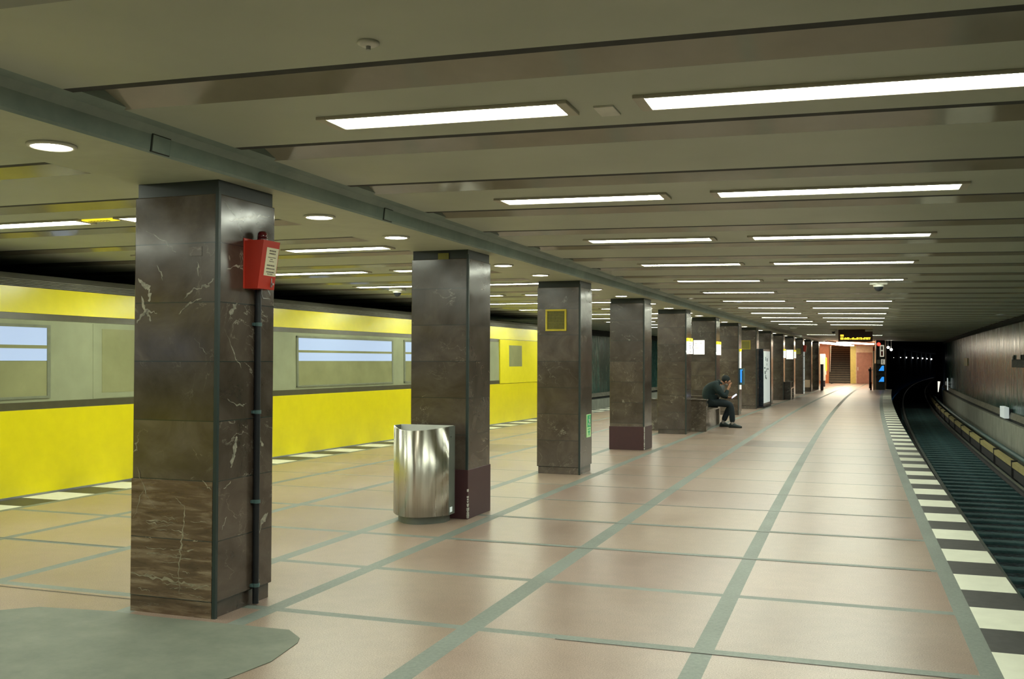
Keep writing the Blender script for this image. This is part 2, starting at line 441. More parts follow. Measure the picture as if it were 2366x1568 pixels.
for k, y in enumerate(frange(8, 58, 3.3)):
    b = MB(); x = XE(y); b.box(x+2.195, x+2.325, y-.03, y+.03, -1.08, -.59); b.build('bracket', 'rail_side', cr)
r = MB(); r.tube([(XE(y)+2.42, y, -.56) for y in yl], .055, 8); tag(r.build('cable', 'cable_teal'), 'teal cable conduit running behind the yellowish conductor rail', 'cable')
b = MB(); b.box(-.86, .86, -.11, .11, -1.06, -.985, bev=.012)
for kk in range(-4, 5): b.box(kk*.2-.012, kk*.2+.012, -.1, .1, -.985, -.982)
sl = None; n = 0; y = 5.2
while y < 60:
    sx = XE(y)+1.33
    if sl is None:
        sl = b.build('sleeper', 'sleeper_wood'); tag(sl, 'dark sleeper across the right track, one of a long even row', 'sleeper', 'sleepers of the right track'); o = sl
    else: o = sl.copy(); COL.objects.link(o)
    o.location = (sx, y, -.022); o.rotation_euler.z = -math.atan(.00083*max(0, y-6)); y += .68

# ------------------------------------------------------------------ walls
def wall(name, base, sgn, yy):
    w = MB(); pr = [(2.80, 3.1), (2.80, 2.74), (2.86, 2.68), (2.95, 2.66), (2.95, .22), (2.90, .22), (2.84, .06), (2.90, .04), (2.90, -.04), (2.80, -.04), (2.82, -1.3)]
    w.sweep([(sgn*a, b) for a, b in pr], base, yy, [2, 2, 2, 0, 1, 1, 2, 2, 3, 3]); return struct(w.build(name, ['wall_tile', 'wall_ledge', 'wall_gap', 'wall_concrete']))
wall('wall_right', XE, 1, frange(YB, 64, 1.0))
wall('wall_left', XL, -1, frange(YB, YEND, 1.0))
w = MB(); w.sweep([(2.95, 3.1), (2.95, .2), (2.85, .05), (2.85, -1.3)], XE, frange(64, 210, 3.0), 0)
struct(w.build('wall_right_tunnel', 'tunnel_dark'))
w = MB(); w.sweep([(-.35, 3.1), (-.35, -1.3)], XE, frange(61.2, 210, 3.0), 0)
w.sweep([(-.35, 2.86), (2.95, 2.86)], XE, frange(61.2, 210, 3.0), 0)
struct(w.build('wall_left_tunnel', 'tunnel_dark'))
w = MB(); w.quad((-13, YB, -1.3), (5, YB, -1.3), (5, YB, 3.1), (-13, YB, 3.1)); struct(w.build('wall_back', 'girder_paint'))
w = MB()
w.quad((XL(61)-3, YEND, -1.3), (WX(-4.4, 61), YEND, -1.3), (WX(-4.4, 61), YEND, 3.1), (XL(61)-3, YEND, 3.1)); struct(w.build('wall_left_end', 'tunnel_dark'))

# ------------------------------------------------------------------ ceiling beams and girder
ce = MB()
for k in range(-8, 43):
    y0 = beam_y(k); y1 = y0+1.015
    # right bay
    for (xa, xb, zf) in ((XC(y0)+.16, XE(y0)+3.0, ZR), (XL(y0)-3.05, XC(y0)-.60, lambda x: 2.90)):
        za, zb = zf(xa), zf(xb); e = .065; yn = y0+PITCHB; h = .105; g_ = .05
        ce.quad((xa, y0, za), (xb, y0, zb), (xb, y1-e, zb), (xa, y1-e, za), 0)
        ce.quad((xa, y1-e, za), (xb, y1-e, zb), (xb, y1, zb), (xa, y1, za), 2)  # soffit back edge and gap faces coloured dark to paint in the gap shadow
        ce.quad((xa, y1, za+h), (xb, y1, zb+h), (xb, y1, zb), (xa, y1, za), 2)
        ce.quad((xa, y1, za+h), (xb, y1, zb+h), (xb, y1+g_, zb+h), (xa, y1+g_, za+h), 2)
        ce.quad((xa, y1+g_, za+h-.012), (xb, y1+g_, zb+h-.012), (xb, yn, zb), (xa, yn, za), 1)
for (y0, y1) in zip(frange(YB, 63, 2.0)[:-1], frange(YB, 63, 2.0)[1:]):
    ce.quad((XL(y0)-3.1, y0, 3.07), (XE(y0)+3.1, y0, 3.07), (XE(y1)+3.1, y1, 3.07), (XL(y1)-3.1, y1, 3.07), 3)
struct(ce.build('ceiling', ['ceiling_paint', 'ceiling_gloss', 'shade_and_sign_dark', 'ceiling_dark']))
g = MB(); g.sweep([(-.66, 3.05), (-.66, 2.90), (-.635, 2.75), (.115, 2.75), (.125, 2.765), (.135, 2.85), (.17, 2.888), (.26, 2.905), (.26, 3.05)], XC, frange(YB, 61.4, 1.0), [0, 0, 1, 0, 0, 0, 0, 0])
struct(g.build('ceiling_girder', ['girder_paint', 'girder_soffit']))
for yy, lab in ((4.54, 'square cover plate on the sloping girder face just before the nearest column'), (7.32, 'square cover plate on the girder face midway between first and second columns')):
    m = MB(); x = XC(yy)
    c = Vector((x+.131, yy, 2.806)); d = Vector((.010, 0, .085)).normalized(); nn = Vector((.085, 0, -.010)).normalized()
    Q = Matrix((Vector((0, 1, 0)), d, nn)).transposed().to_4x4(); Q.translation = c
    e = empty('cover_plate', c, lab, 'cover plate'); Ql = Q.copy(); Ql.translation = (0, 0, 0)
    MB().box(-.078, .078, -.05, .05, -.004, .004, 0, 0, Ql).build('rim', 'shade_and_sign_dark', e)
    MB().box(-.072, .072, -.044, .044, 0, .008, 0, 0, Ql).build('plate', 'girder_paint', e)

# ------------------------------------------------------------------ ceiling lamps
def strip_lamp(name, L):
    e = empty(name, (0, 0, 0), 'x', 'ceiling light')
    fr = MB()
    for (a, b, c, d) in ((-L/2-.055, -L/2, -.125, .125), (L/2, L/2+.055, -.125, .125), (-L/2, L/2, -.125, -.108), (-L/2, L/2, .108, .125)): fr.box(a, b, c, d, -.014, .004, bev=.003)
    fr.build('frame', 'lamp_frame', e)
    MB().box(-L/2, L/2, -.108, .108, -.009, .002).build('diffuser', 'lamp_glow', e)
    return e
def place(cache, key, L, x, y, z, label, grp, tilt=0):
    if key not in cache:
        o = strip_lamp('ceiling_light', L); cache[key] = o
    else: o = dup(cache[key], (0, 0, 0), 0, label)
    o.location = (x, y, z); o['label'] = label; o['group'] = grp; o.rotation_euler = (0, tilt, 0)
    return o
cache = {}
kA = [0, 2, 4, 6, 8, 10, 12, 14, 16, 18, 20, 22, 32]
nA = nB = 0
for k in kA:
    y = beam_y(k)+.515; s = dE(y)
    xa = -1.955+s; place(cache, 'A', 1.25, xa, y, ZR(xa)-.004, '%s strip light from the camera in the short-lamp row right of the girder' % ordn(nA), 'strip lights right of the girder', math.atan(.0147)); nA += 1
    if k != 10:
        xb = -.085+s; place(cache, 'B', 1.63, xb, y, ZR(xb)-.004, '%s strip light from the camera in the long-lamp row near the right track' % ordn(nB), 'strip lights near the right track', math.atan(.0147)); nB += 1
nA = nB = 0
for k in kA[1:-1]+[24, 26, 28, 30, 32, 34, 36]:  # rows past the kA ones are added to light the far left wall
    y = beam_y(k)+.515; s = dL(y)*.45+dC(y)*.3
    place(cache, 'A', 1.25, -5.63+s, y, 2.896, '%s strip light from the camera in the short-lamp row left of the columns' % ordn(nA), 'strip lights left of the columns'); nA += 1
    place(cache, 'B', 1.63, -7.57+s, y, 2.896, '%s strip light from the camera in the long-lamp row above the train side' % ordn(nB), 'strip lights above the train side'); nB += 1
# lamps of the same rows that hang behind the picture's upper edge
for (x, y, L) in ((-1.955, 1.92, 1.25), (-.085, 1.92, 1.63), (-1.955, -.81, 1.25), (-.085, -.81, 1.63), (-5.63, 4.65, 1.25), (-7.57, 4.65, 1.63), (-5.63, 1.92, 1.25), (-7.57, 1.92, 1.63), (-5.63, -.81, 1.25), (-7.57, -.81, 1.63), (-1.955, -3.5, 1.25), (-.085, -3.5, 1.63)):
    ld = bpy.data.lights.new('ceiling_lamp', 'AREA'); ld.shape = 'RECTANGLE'; ld.size = L; ld.size_y = .21
    ld.energy = 30*L*.21*PI; ld.color = (.94, 1, .83)
    lo = bpy.data.objects.new('ceiling_lamp', ld); COL.objects.link(lo); lo.location = (x, y, 2.86)
# round downlights in the girder
dl = None
dy = [4.14, 6.87, 8.22, 11.05, 12.45, 15.2, 16.9, 19.3, 21.05]+[Y0+k*SP+SP/2+.31+d for k in range(4, 13) for d in (-.72, .72)]
for i, y in enumerate(dy):
    lab = '%s round downlight from the camera in the girder over the columns' % ordn(i)
    if dl is None:
        dl = empty('downlight', (0, 0, 0), lab, 'downlight', 0, 'round downlights in the girder')
        MB().lathe([(.105, .004), (.125, .002), (.125, -.010), (.105, -.014), (.100, -.004)], n=32).build('ring', 'off_white', dl)
        m = MB(); m.lathe([(.102, -.010), (.06, -.013), (.0005, -.014)], n=32); m.build('diffuser', 'downlight_glow', dl); o = dl
    else: o = dup(dl, (0, 0, 0), 0, lab)
    o.location = (XC(y)-.24, y, 2.748)
# small blank plates between lamps
m = MB(); m.box(-.05, .05, -.09, .09, -.010, .002, bev=.003); pl0 = m.build('blanking_plate', 'off_white'); tag(pl0, 'small white blanking plate between the two nearest ceiling strip lights', 'plate'); pl0.location = (-1.13, 4.77, ZR(-1.13)-.001)
m = MB(); m.box(-.2, .2, -.05, .05, -.012, .002, bev=.003); o = m.build('ceiling_notice', 'sign_yellow'); tag(o, 'narrow yellow notice between two strip lights left of the nearest column', 'notice'); o.location = (-6.54, 7.36, 2.899)
m = MB()
for q in range(7): m.box(-.11+q*.035, -.09+q*.035, -.022, .022, -.014, -.011)
m.build('lettering', 'sign_ink', o)
# smoke detector on the nearest beam, small sprinkler nozzle
e = empty('smoke_detector', (-1.79, 3.48, ZR(-1.79)), 'small pale detector on the ceiling nearest the camera', 'detector')
MB().lathe([(.0, .002), (.042, .002), (.045, -.010), (.030, -.018), (.0005, -.019)], n=20).build('base', 'off_white', e)
MB().cyl((0, 0, -.017), (0, 0, -.034), .010, n=10).build('sensor', 'steel_grey', e)

# CCTV domes and ceiling loudspeakers
def cctv(x, y, z, label):
    e = empty('security_camera', (x, y, z), label, 'camera')
    m = MB(); m.box(-.13, .13, -.09, .09, -.055, .005, bev=.012); m.cyl((0, 0, -.05), (0, 0, -.085), .088, .075, 20); m.build('housing', 'off_white', e)
    m = MB(); m.lathe([(.068, -.084)]+[(.068*math.cos(a), -.086-.068*math.sin(a)) for a in frange(0, PI/2-.02, .2)], n=20); m.build('dome', 'black_plastic', e)
    return e
cctv(.44, 16.0, ZR(.4)-.005, 'white security dome camera hanging before the long strip light near the right track')
cctv(-7.62, 16.0, 2.895, 'white security dome camera on the ceiling above the train side')
cctv(-.55, 40.55, 2.855, 'small dome camera on the ceiling left of the amber display')
m = MB(); m.lathe([(.0005, .004), (.13, .004), (.16, -.02), (.10, -.10), (.0005, -.11)], n=20); o = m.build('loudspeaker', 'off_white'); tag(o, 'small pale loudspeaker under the ceiling beside the girder far down the row', 'loudspeaker'); o.location = (-1.85, 36.5, 2.87)

# ------------------------------------------------------------------ columns
CAPS = {}
def column(k, label):
    cx, cy, th = col_corner(k)
    t = Vector((math.sin(th), math.cos(th), 0)); n = Vector((math.cos(th), -math.sin(th), 0))
    c = Vector((cx, cy, 0))-n*CW/2+t*CD/2
    e = empty('column', c, label, 'column', -th, 'marble columns along the platform')
    hx, hy = CW/2, CD/2
    if 'plinth' not in CAPS:
        CAPS['plinth'] = MB().box(-hx+.015, hx-.015, -hy+.015, hy-.015, 0, .10, bev=.004).mesh('plinth', ['marble'])
        CAPS['shaft'] = MB().box(-hx, hx, -hy, hy, .10, 2.66, bev=.006).mesh('shaft', ['marble'])
        CAPS['cap'] = MB().box(-hx+.012, hx-.012, -hy+.012, hy-.012, 2.66, 2.75).mesh('cap', ['cap_dark'])
        m = MB()
        for sx in (-1, 1):
            for sy in (-1, 1): m.box(min(sx*(hx+.001), sx*(hx-.03)), max(sx*(hx+.001), sx*(hx-.03)), min(sy*(hy+.001), sy*(hy-.03)), max(sy*(hy+.001), sy*(hy-.03)), .1, 2.66)
        CAPS['corner_strip'] = m.mesh('corner_strip', ['column_strip'])
        ms = MB().box(hx-.022, hx+.0025, -hy-.0025, -hy+.022, .0, 2.70); CAPS['corner_strip'] = ms.mesh('corner_strip', ['column_strip'])
    for p in ('plinth', 'shaft', 'cap', 'corner_strip'):
        o = bpy.data.objects.new(p, CAPS[p]); COL.objects.link(o); o.parent = e
    return e, hx, hy
CLAB = ['nearest marble column, brown lower slabs and a red box on its side',
        'second marble column, behind the steel litter bin',
        'third marble column, yellow-framed grille high on its front',
        'fourth marble column, maroon painted base and nothing else on it',
        'fifth marble column, lit white board sticking out to its right',
        'sixth marble column, directly behind the seated person',
        'seventh marble column, blue call box on its right side',
        'eighth marble column, olive square plate high on its front',
        'ninth marble column, behind the dark advertising cabinet',
        'tenth marble column, just before the farther marble bench',
        'eleventh marble column, behind the farther marble bench',
        'twelfth marble column, with the far red box and pale pipe',
        'thirteenth marble column, brown plate at its foot',
        'last marble column, beside the white ticket machine']
CO = []
for k in range(14): CO.append(column(k, CLAB[k]))
HX, HY = CW/2, CD/2
# nearest column: brown slabs low on the front
MB().box(-HX-.001, HX-.024, -HY-.004, -HY+.01, .0, .10).build('brown_base_slab', 'marble_brown', CO[0][0])
MB().box(-HX-.002, HX-.024, -HY-.005, -HY+.01, .102, .85).build('brown_slab', 'marble_brown', CO[0][0])['label'] = 'brown veined stone slab'
# large white veins of the nearest column, inlaid in its shaft
def vein_strokes():
    m = MB(); random.seed(12)
    def stroke(face, pts, w):
        out = []
        for i in range(len(pts)-1):
            for q in range(6):
                t = q/6; out.append((pts[i][0]*(1-t)+pts[i+1][0]*t+random.uniform(-.009, .009), pts[i][1]*(1-t)+pts[i+1][1]*t+random.uniform(-.009, .009)))
        out.append(pts[-1]); n = len(out); L = []; Rr = []
        for i, (u, z) in enumerate(out):
            dx = out[min(i+1, n-1)][0]-out[max(i-1, 0)][0]; dz = out[min(i+1, n-1)][1]-out[max(i-1, 0)][1]; l = math.hypot(dx, dz) or 1
            ww = w*(.25+.9*math.sin(PI*min(.97, max(.03, i/(n-1)))))*random.uniform(.15, 1.5)
            L.append((u-dz/l*ww, z+dx/l*ww)); Rr.append((u+dz/l*ww*.8, z-dx/l*ww*.8))
        def p3(u, z): return (u, -HY-.0012, z) if face == 'F' else (HX+.0012, u, z)
        for i in range(n-1): m.quad(p3(*L[i]), p3(*Rr[i]), p3(*Rr[i+1]), p3(*L[i+1]))
    for st in VEINS: stroke(*st)
    return m
VEINS = [('S', [(-.20, 2.50), (-.05, 2.53), (.07, 2.57), (.25, 2.59)], .010), ('S', [(-.26, 2.62), (-.12, 2.53)], .004),
         ('S', [(-.22, 2.19), (-.10, 2.22), (-.02, 2.20)], .006), ('S', [(-.20, 1.90), (-.11, 1.98)], .020), ('S', [(-.24, 1.80), (-.12, 1.62), (-.06, 1.56)], .004),
         ('S', [(-.16, .93), (-.12, 1.03), (-.10, 1.12)], .020), ('S', [(-.23, .80), (-.16, .84)], .008), ('S', [(.10, 1.22), (.13, 1.10), (.20, 1.04)], .022), ('S', [(.12, 1.10), (.14, .98)], .007),
         ('S', [(.15, .43), (.19, .52), (.26, .58)], .018), ('S', [(-.2, 1.36), (-.05, 1.31), (0, 1.33)], .004), ('S', [(-.25, .55), (-.2, .62)], .005),
         ('F', [(-.29, 2.14), (-.25, 2.10), (-.20, 2.06), (-.21, 1.99)], .016), ('F', [(-.26, 2.02), (-.23, 1.93), (-.19, 1.86)], .012), ('F', [(-.30, 1.85), (-.22, 1.93), (-.14, 1.91)], .010),
         ('F', [(-.14, 2.22), (-.10, 2.12)], .004), ('F', [(.06, 2.0), (.14, 2.06), (.24, 2.08), (.29, 2.12)], .007), ('F', [(.02, 1.90), (.10, 1.97), (.20, 2.00)], .006), ('F', [(.16, 2.24), (.18, 2.14)], .004),
         ('F', [(-.24, 2.45), (-.10, 2.38), (0, 2.30)], .003), ('F', [(.15, 1.74), (.24, 1.65)], .003)]
o = vein_strokes().build('white_veins', 'vein_stone', CO[0][0])
VEINS = [('F', [(-.28, .92), (-.20, .74), (-.12, .66)], .003), ('F', [(-.30, .60), (-.22, .80)], .003), ('F', [(.02, .74), (.10, .68), (.09, .58), (.07, .45), (.05, .30), (.06, .12)], .005), ('F', [(.22, .85), (.29, .80)], .005)]
for q in range(34):
    random.seed(100+q); zz = random.uniform(.12, .62); u0 = random.uniform(-.3, .2); VEINS.append(('F', [(u0, zz), (u0+random.uniform(.04, .16), zz+random.uniform(-.012, .006))], random.uniform(.0015, .004)))
VEINS.append(('F', [(-.31, .235), (-.15, .225), (0, .215), (.15, .20), (.28, .20)], .010))
for i, st in enumerate(VEINS): pass
m = vein_strokes(); m.v = [(x, y-.0045, z) for x, y, z in m.v]; m.build('pale_veins', 'vein_brown', CO[0][0])
# maroon bases
def maroon(k, h):
    m = MB(); m.box(-HX-.008, HX+.008, -HY-.008, HY+.008, 0, h, bev=.005); o = m.build('painted_base', 'maroon_paint', CO[k][0]); o['label'] = 'maroon painted base'
    m = MB(); random.seed(k)
    for q in range(26 if k == 1 else 40):
        z = random.betavariate(1, 3)*.4+.012 if k == 1 else random.uniform(.01, .41)
        w = random.uniform(.006, .022)*(1.3 if z < .16 and k == 1 else .7); q_ = random.uniform(.004, .018)
        m.box(HX-w*.3, HX+.0093, -HY-.0093, -HY+w, z-q_*.6, z+q_, bev=.002)
    m.build('chipped_paint', 'white_chip', o)
maroon(1, .50); maroon(3, .42)
# paper stickers under the caps
MB().box(-.02, .10, -HY-.002, -HY+.002, 2.655, 2.72).build('sticker', 'olive_frame', CO[1][0])
MB().box(.10, .20, -HY-.003, -HY+.002, 2.27, 2.33, bev=.001).build('number_plate', 'marble', CO[0][0])

# ventilation grille on the third column
def at_col(k, name, label, cat, lx, ly, z):
    c = CO[k][0]; th = -c.rotation_euler.z
    p = Vector(c.location)+Vector((lx*math.cos(th)+ly*math.sin(th), -lx*math.sin(th)+ly*math.cos(th), z))
    return empty(name, p, label, cat, c.rotation_euler.z)
e = at_col(2, 'grille', 'square grille in a yellow frame on the third column', 'grille', -.035, -HY, 2.19)
m = MB()
for (a, b, c, d) in ((-.155, .155, -.155, -.13), (-.155, .155, .13, .155), (-.155, -.13, -.13, .13), (.13, .155, -.13, .13)): m.box(a, b, -.025, 0, c, d, bev=.004)
m.build('frame', 'yellow_frame', e)
m = MB(); m.box(-.13, .13, -.006, 0, -.13, .13); m.build('backing', 'black_plastic', e)
m = MB()
for q in range(12):
    w = -.119+q*.0216; m.box(w-.004, w+.004, -.014, -.006, -.13, .13); m.box(-.13, .13, -.018, -.010, w-.004, w+.004)
m.build('mesh', 'olive_frame', e)
e = at_col(7, 'wall_plate', 'olive square plate on the eighth column', 'plate', -.03, -HY, 2.16)
m = MB()
for (a, b, c, d) in ((-.15, .15, -.15, -.13), (-.15, .15, .13, .15), (-.15, -.13, -.13, .13), (.13, .15, -.13, .13)): m.box(a, b, -.02, 0, c, d)
m.build('frame', 'yellow_frame', e); MB().box(-.13, .13, -.008, 0, -.13, .13).build('panel', 'olive_frame', e)
e = at_col(11, 'wall_plate', 'small ochre plate on the twelfth column, left of the far red box', 'plate', .10, -HY, 2.1)
MB().box(-.10, .10, -.02, 0, -.14, .14, bev=.004).build('panel', 'olive_frame', e)
e = at_col(12, 'wall_plate', 'brown stone plate low on the thirteenth column', 'plate', 0, -HY, .42)
MB().box(-.26, .26, -.02, 0, -.2, .2, bev=.004).build('panel', 'door_trim', e)

# green escape sign on the third column's right side
e = at_col(2, 'escape_sign', 'slim green and white escape sign on the right side of the third column', 'sign', HX, .12, .67)
MB().box(0, .012, -.10, .10, -.165, .165, bev=.002).build('plate', 'sign_pale_green', e)
m = MB(); m.box(.010, .014, -.09, .09, -.02, .155); pnl = m.build('panel', 'sign_green', e)
m = MB(); m.cyl((.013, .02, .125), (.016, .02, .125), .017, n=12)
m.box(.013, .016, -.03, .03, .07, .10); m.box(.013, .016, -.005, .045, .045, .075); m.box(.013, .016, -.05, -.01, .01, .04); m.box(.013, .016, .02, .06, .00, .03); m.build('pictogram', 'off_white', pnl)
m = MB(); m.box(.012, .0145, -.05, .05, -.10, -.07); m.box(.012, .0145, -.02, .02, -.14, -.10); m.box(.012, .0145, -.07, .07, -.055, -.04); m.build('arrow', 'sign_green', e)

# red emergency box with alarm lamp, handle and conduit
def red_box(k, label, ly):
    e = at_col(k, 'alarm_box', label, 'alarm box', HX, ly, 2.08)
    pr = [(0, 0), (.105, 0), (.150, .315), (.006, .315)]
    m = MB(); vs = [(x, s*.095, z) for s in (-1, 1) for x, z in pr]
    m.add(vs, [(0, 1, 2, 3), (4, 7, 6, 5), (0, 4, 5, 1), (1, 5, 6, 2), (2, 6, 7, 3), (3, 7, 4, 0)]); m.build('case', 'red_paint', e)
    MB().box(-.001, .006, -.105, .105, .0, .33, bev=.002).build('back_plate', 'red_paint', e)
    m = MB(); d = Vector((.045, 0, .315)).normalized(); nn = Vector((.315, 0, -.045)).normalized()
    Q = Matrix((Vector((0, 1, 0)), d, nn)).transposed().to_4x4(); Q.translation = (.1285, .02, .1725)
    m.box(-.068, .068, -.085, .10, -.002, .003, 0, 0, Q); lb = m.build('label_sheet', 'label_cream', e)
    m = MB(); random.seed(5)
    for i, (zz, ww, hh) in enumerate(((.082, .036, .007), (.064, .034, .007), (.038, .044, .004), (.026, .016, .004), (.012, .026, .004), (-.014, .046, .007), (-.036, .048, .006), (-.058, .044, .006), (-.072, .03, .004))):
        x0 = -ww
        while x0 < ww-.004:
            w = random.choice((.006, .009, .013)); m.box(x0, min(ww, x0+w), zz-hh, zz+hh*.4, .003, .0042, 0, 0, Q); x0 += w+.004
    m.build('print', 'label_ink', lb)
    m = MB(); m.cyl((.055, .03, .315), (.055, .03, .335), .034, .034, 20); m.lathe([(.030, .335), (.033, .350), (.031, .372), (.022, .385), (.0005, .388)], (.055, .03, 0), 20); m.build('alarm_lamp', 'red_dark', e)
    m = MB(); m.box(.104, .118, .045, .052, .015, .075); m.cyl((.118, .048, .035), (.13, .048, .035), .008, n=10); m.build('latch', 'steel_grey', e)
    m = MB(); m.tube([(.075, .0, 0), (.075, -.005, -.035), (.08, .005, -.06), (.10, .055, -.062), (.10, .055, -.03), (.09, .04, 0)], .0045, 8); m.build('handle', 'steel_grey', e)
    return e
red_box(0, 'red emergency alarm box with cream notice on the nearest column', .055)
red_box(11, 'small red alarm box far away on the twelfth column', .055)
def pipe(k, label, mat, ly):
    e = at_col(k, 'conduit', label, 'conduit', HX, ly, 0)
    m = MB(); m.cyl((.024, 0, .01), (.024, 0, 2.08), .021, n=14); m.build('tube', mat, e)
    for z in (.13, .68, 1.27, 1.85):
        m = MB(); m.cyl((.024, 0, z-.012), (.024, 0, z+.012), .026, n=14); m.box(0, .02, -.035, .035, z-.010, z+.010, bev=.002); m.build('clamp', 'cable_teal', e)
    return e
pipe(0, 'black conduit running down the side of the nearest column below the red box', 'black_plastic', .09)
pipe(11, 'pale conduit running down the twelfth column below the far red box', 'poster', .0)

# illuminated boards on the right faces
def lit_board(k, label, z0, z1, marks=True):
    e = at_col(k, 'lit_notice', label, 'lit sign', HX, 0, 0)
    MB().box(.0, .035, -.30, .30, z0, z1-.075, bev=.003).build('panel', 'sign_white', e)
    MB().box(.0, .038, -.30, .30, z1-.075, z1, bev=.003).build('header', 'sign_yellow', e)
    m = MB(); m.cyl((.038, .0, z1-.0375), (.041, .0, z1-.0375), .026, n=12); m.build('emblem', 'sign_ink', e)
    m = MB()
    for q in range(5): m.box(.035, .037, -.18+.02*q, .16-.03*(q % 3), z1-.13-q*.045, z1-.12-q*.045)
    m.build('print', 'sign_ink', e)
    MB().cyl((.0, -.31, z0+.05), (.03, -.31, z0+.05), .022, n=10).build('spot_lamp', 'sign_white', e)
lit_board(4, 'lit white board with yellow header on the right face of the fifth column', 1.77, 2.12)
lit_board(5, 'lit white board with yellow header on the sixth column, above the seated person', 1.77, 2.12)
lit_board(9, 'lit board with yellow header far away on the tenth column', 1.75, 2.12)
lit_board(10, 'lit board with yellow header far away on the eleventh column', 1.75, 2.12)
def flag(k, label, x0, x1, z0, z1):
    x0 += .02
    c = CO[k][0]
    e = at_col(k, 'flag_sign', label, 'lit sign', HX, HY-.04, 0)
    MB().box(x0, x1, -.03, .03, z0, z1, bev=.004).build('panel', 'sign_white', e)
    MB().box(0, x0+.02, -.015, .015, (z0+z1)/2-.03, (z0+z1)/2+.03).build('bracket', 'steel_grey', e)
    m = MB(); random.seed(k)
    for i, z in enumerate(frange(z0+.05, z1-.08, .05)):
        m.box(x0+.02, x0+.02+random.uniform(.06, .17), -.0315, -.030, z, z+.006)
    m.box(x1-.08, x1-.07, -.0315, -.030, z1-.09, z1-.05); m.build('print', 'sign_ink', e)
flag(4, 'lit white board sticking out sideways from the fifth column', .04, .30, 1.76, 2.08)
flag(9, 'lit white board sticking out sideways from the tenth column far away', .04, .34, 1.70, 2.09)

# call point on the seventh column
e = at_col(6, 'call_point', 'blue call box on a narrow white panel at the seventh column', 'call point', HX, 0, 0)
MB().box(0, .035, -.02, .02, .76, 1.90, bev=.004).build('white_panel', 'sign_white', e)
MB().box(0, .04, -.025, .025, 1.90, 1.98, bev=.004).build('yellow_header', 'sign_yellow', e)
m = MB(); m.box(0, .12, -.18, .14, .90, 1.40, bev=.012); cb = m.build('case', 'cable_teal', e)
MB().box(.025, .10, -.186, -.178, .97, 1.36, bev=.003).build('front_panel', 'screen_blue', cb)
MB().box(.08, .105, -.190, -.176, .97, 1.33, bev=.002).build('handset', 'black_plastic', cb)

# ------------------------------------------------------------------ benches
def bench(x0, x1, y0, y1, label):
    e = empty('bench', (x1, y0, 0), label, 'bench'); dx = x0-x1; L = y1-y0
    m = MB(); m.box(dx, 0, 0, .20, 0, .70, bev=.006); m.build('end_block', 'bench_marble', e)
    MB().box(dx, .02, -.015, .215, .70, .735, bev=.006).build('armrest_slab', 'bench_marble', e)
    m = MB(); m.box(dx, 0, L-.20, L, 0, .70, bev=.006); m.build('end_block', 'bench_marble', e)
    MB().box(dx, .02, L-.215, L+.015, .70, .735, bev=.006).build('armrest_slab', 'bench_marble', e)
    MB().box(dx, -.05, .20, L-.20, 0, .42).build('seat_base', 'bench_marble', e)
    MB().box(dx, .0, .20, L-.20, .42, .485, bev=.008).build('seat', 'bench_marble', e)
    return e
bench(-4.46, -3.075, 22.78, 25.40, 'marble bench the person sits on, beside the fifth column')
bench(-3.6, -2.30, 43.30, 45.80, 'farther marble bench, small and dark beyond the tenth column')

# ------------------------------------------------------------------ litter bin
bx0, bx1, by = -4.37, -3.765, 9.275
e = empty('litter_bin', ((bx0+bx1)/2, by, 0), 'curved stainless steel litter bin in front of the second column', 'litter bin')
W = (bx1-bx0)/2
def bin_outline(w, back, side, bulge, n=20):
    pts = [(w, back), (w, side)]
    for i in range(1, n):
        a = i/n; x = w-2*w*a; pts.append((x, side-bulge*(1-(x/w)**2)))
    return pts+[(-w, side), (-w, back)]
outl = bin_outline(W, -.0, -.16, .26)
def shell(poly, z0, z1, th, mi=0):
    m = MB(); n = len(poly); vs = [(x, y, z0) for x, y in poly]+[(x, y, z1) for x, y in poly]
    m.add(vs, [(i, (i+1) % n, n+(i+1) % n, n+i) for i in range(n)], mi, True); return m
m = MB(); front = outl[1:-1]; n = len(front)
inner = [(x*.97, y+.014) for x, y in front]
vs = [(x, y, .075) for x, y in front]+[(x, y, .955+.13*min(0, y+.16)) for x, y in front]+[(x, y, .953+.13*min(0, y+.16)) for x, y in inner]+[(x, y, .075) for x, y in inner]
fs = []
for i in range(n-1):
    for a, b in ((0, 1), (1, 2), (2, 3), (3, 0)): fs.append((a*n+i, a*n+i+1, b*n+i+1, b*n+i))
m.add(vs, fs, 0, True); o = m.build('front_sheet', 'brushed_steel', e)
o.data.polygons.foreach_set('use_smooth', [True]*len(o.data.polygons))
for s in (-1, 1): MB().box(min(s*W, s*(W-.014)), max(s*W, s*(W-.014)), -.16, 0, .075, .955, bev=.002).build('side_panel', 'bin_side', e)
MB().box(-W+.014, W-.014, -.02, -.005, .075, .957).build('back_panel', 'bin_inner', e)
m = MB(); m.prism([(x*.96, y*.96) for x, y in bin_outline(W-.02, -.02, -.16, .25)], .62, .63); m.build('liner', 'bin_inner', e)
m = MB(); m.prism([(x, y) for x, y in bin_outline(W-.045, -.02, -.14, .235)], 0, .075); m.build('plinth', 'bin_side', e)
m = MB(); m.cyl((W-.001, -.11, .85), (W+.004, -.11, .85), .006, n=10); m.build('lock', 'black_plastic', e)
m = MB(); m.box(W-.001, W+.002, -.13, -.07, .10, .15, bev=.0008); m.build('sticker', 'poster', e)

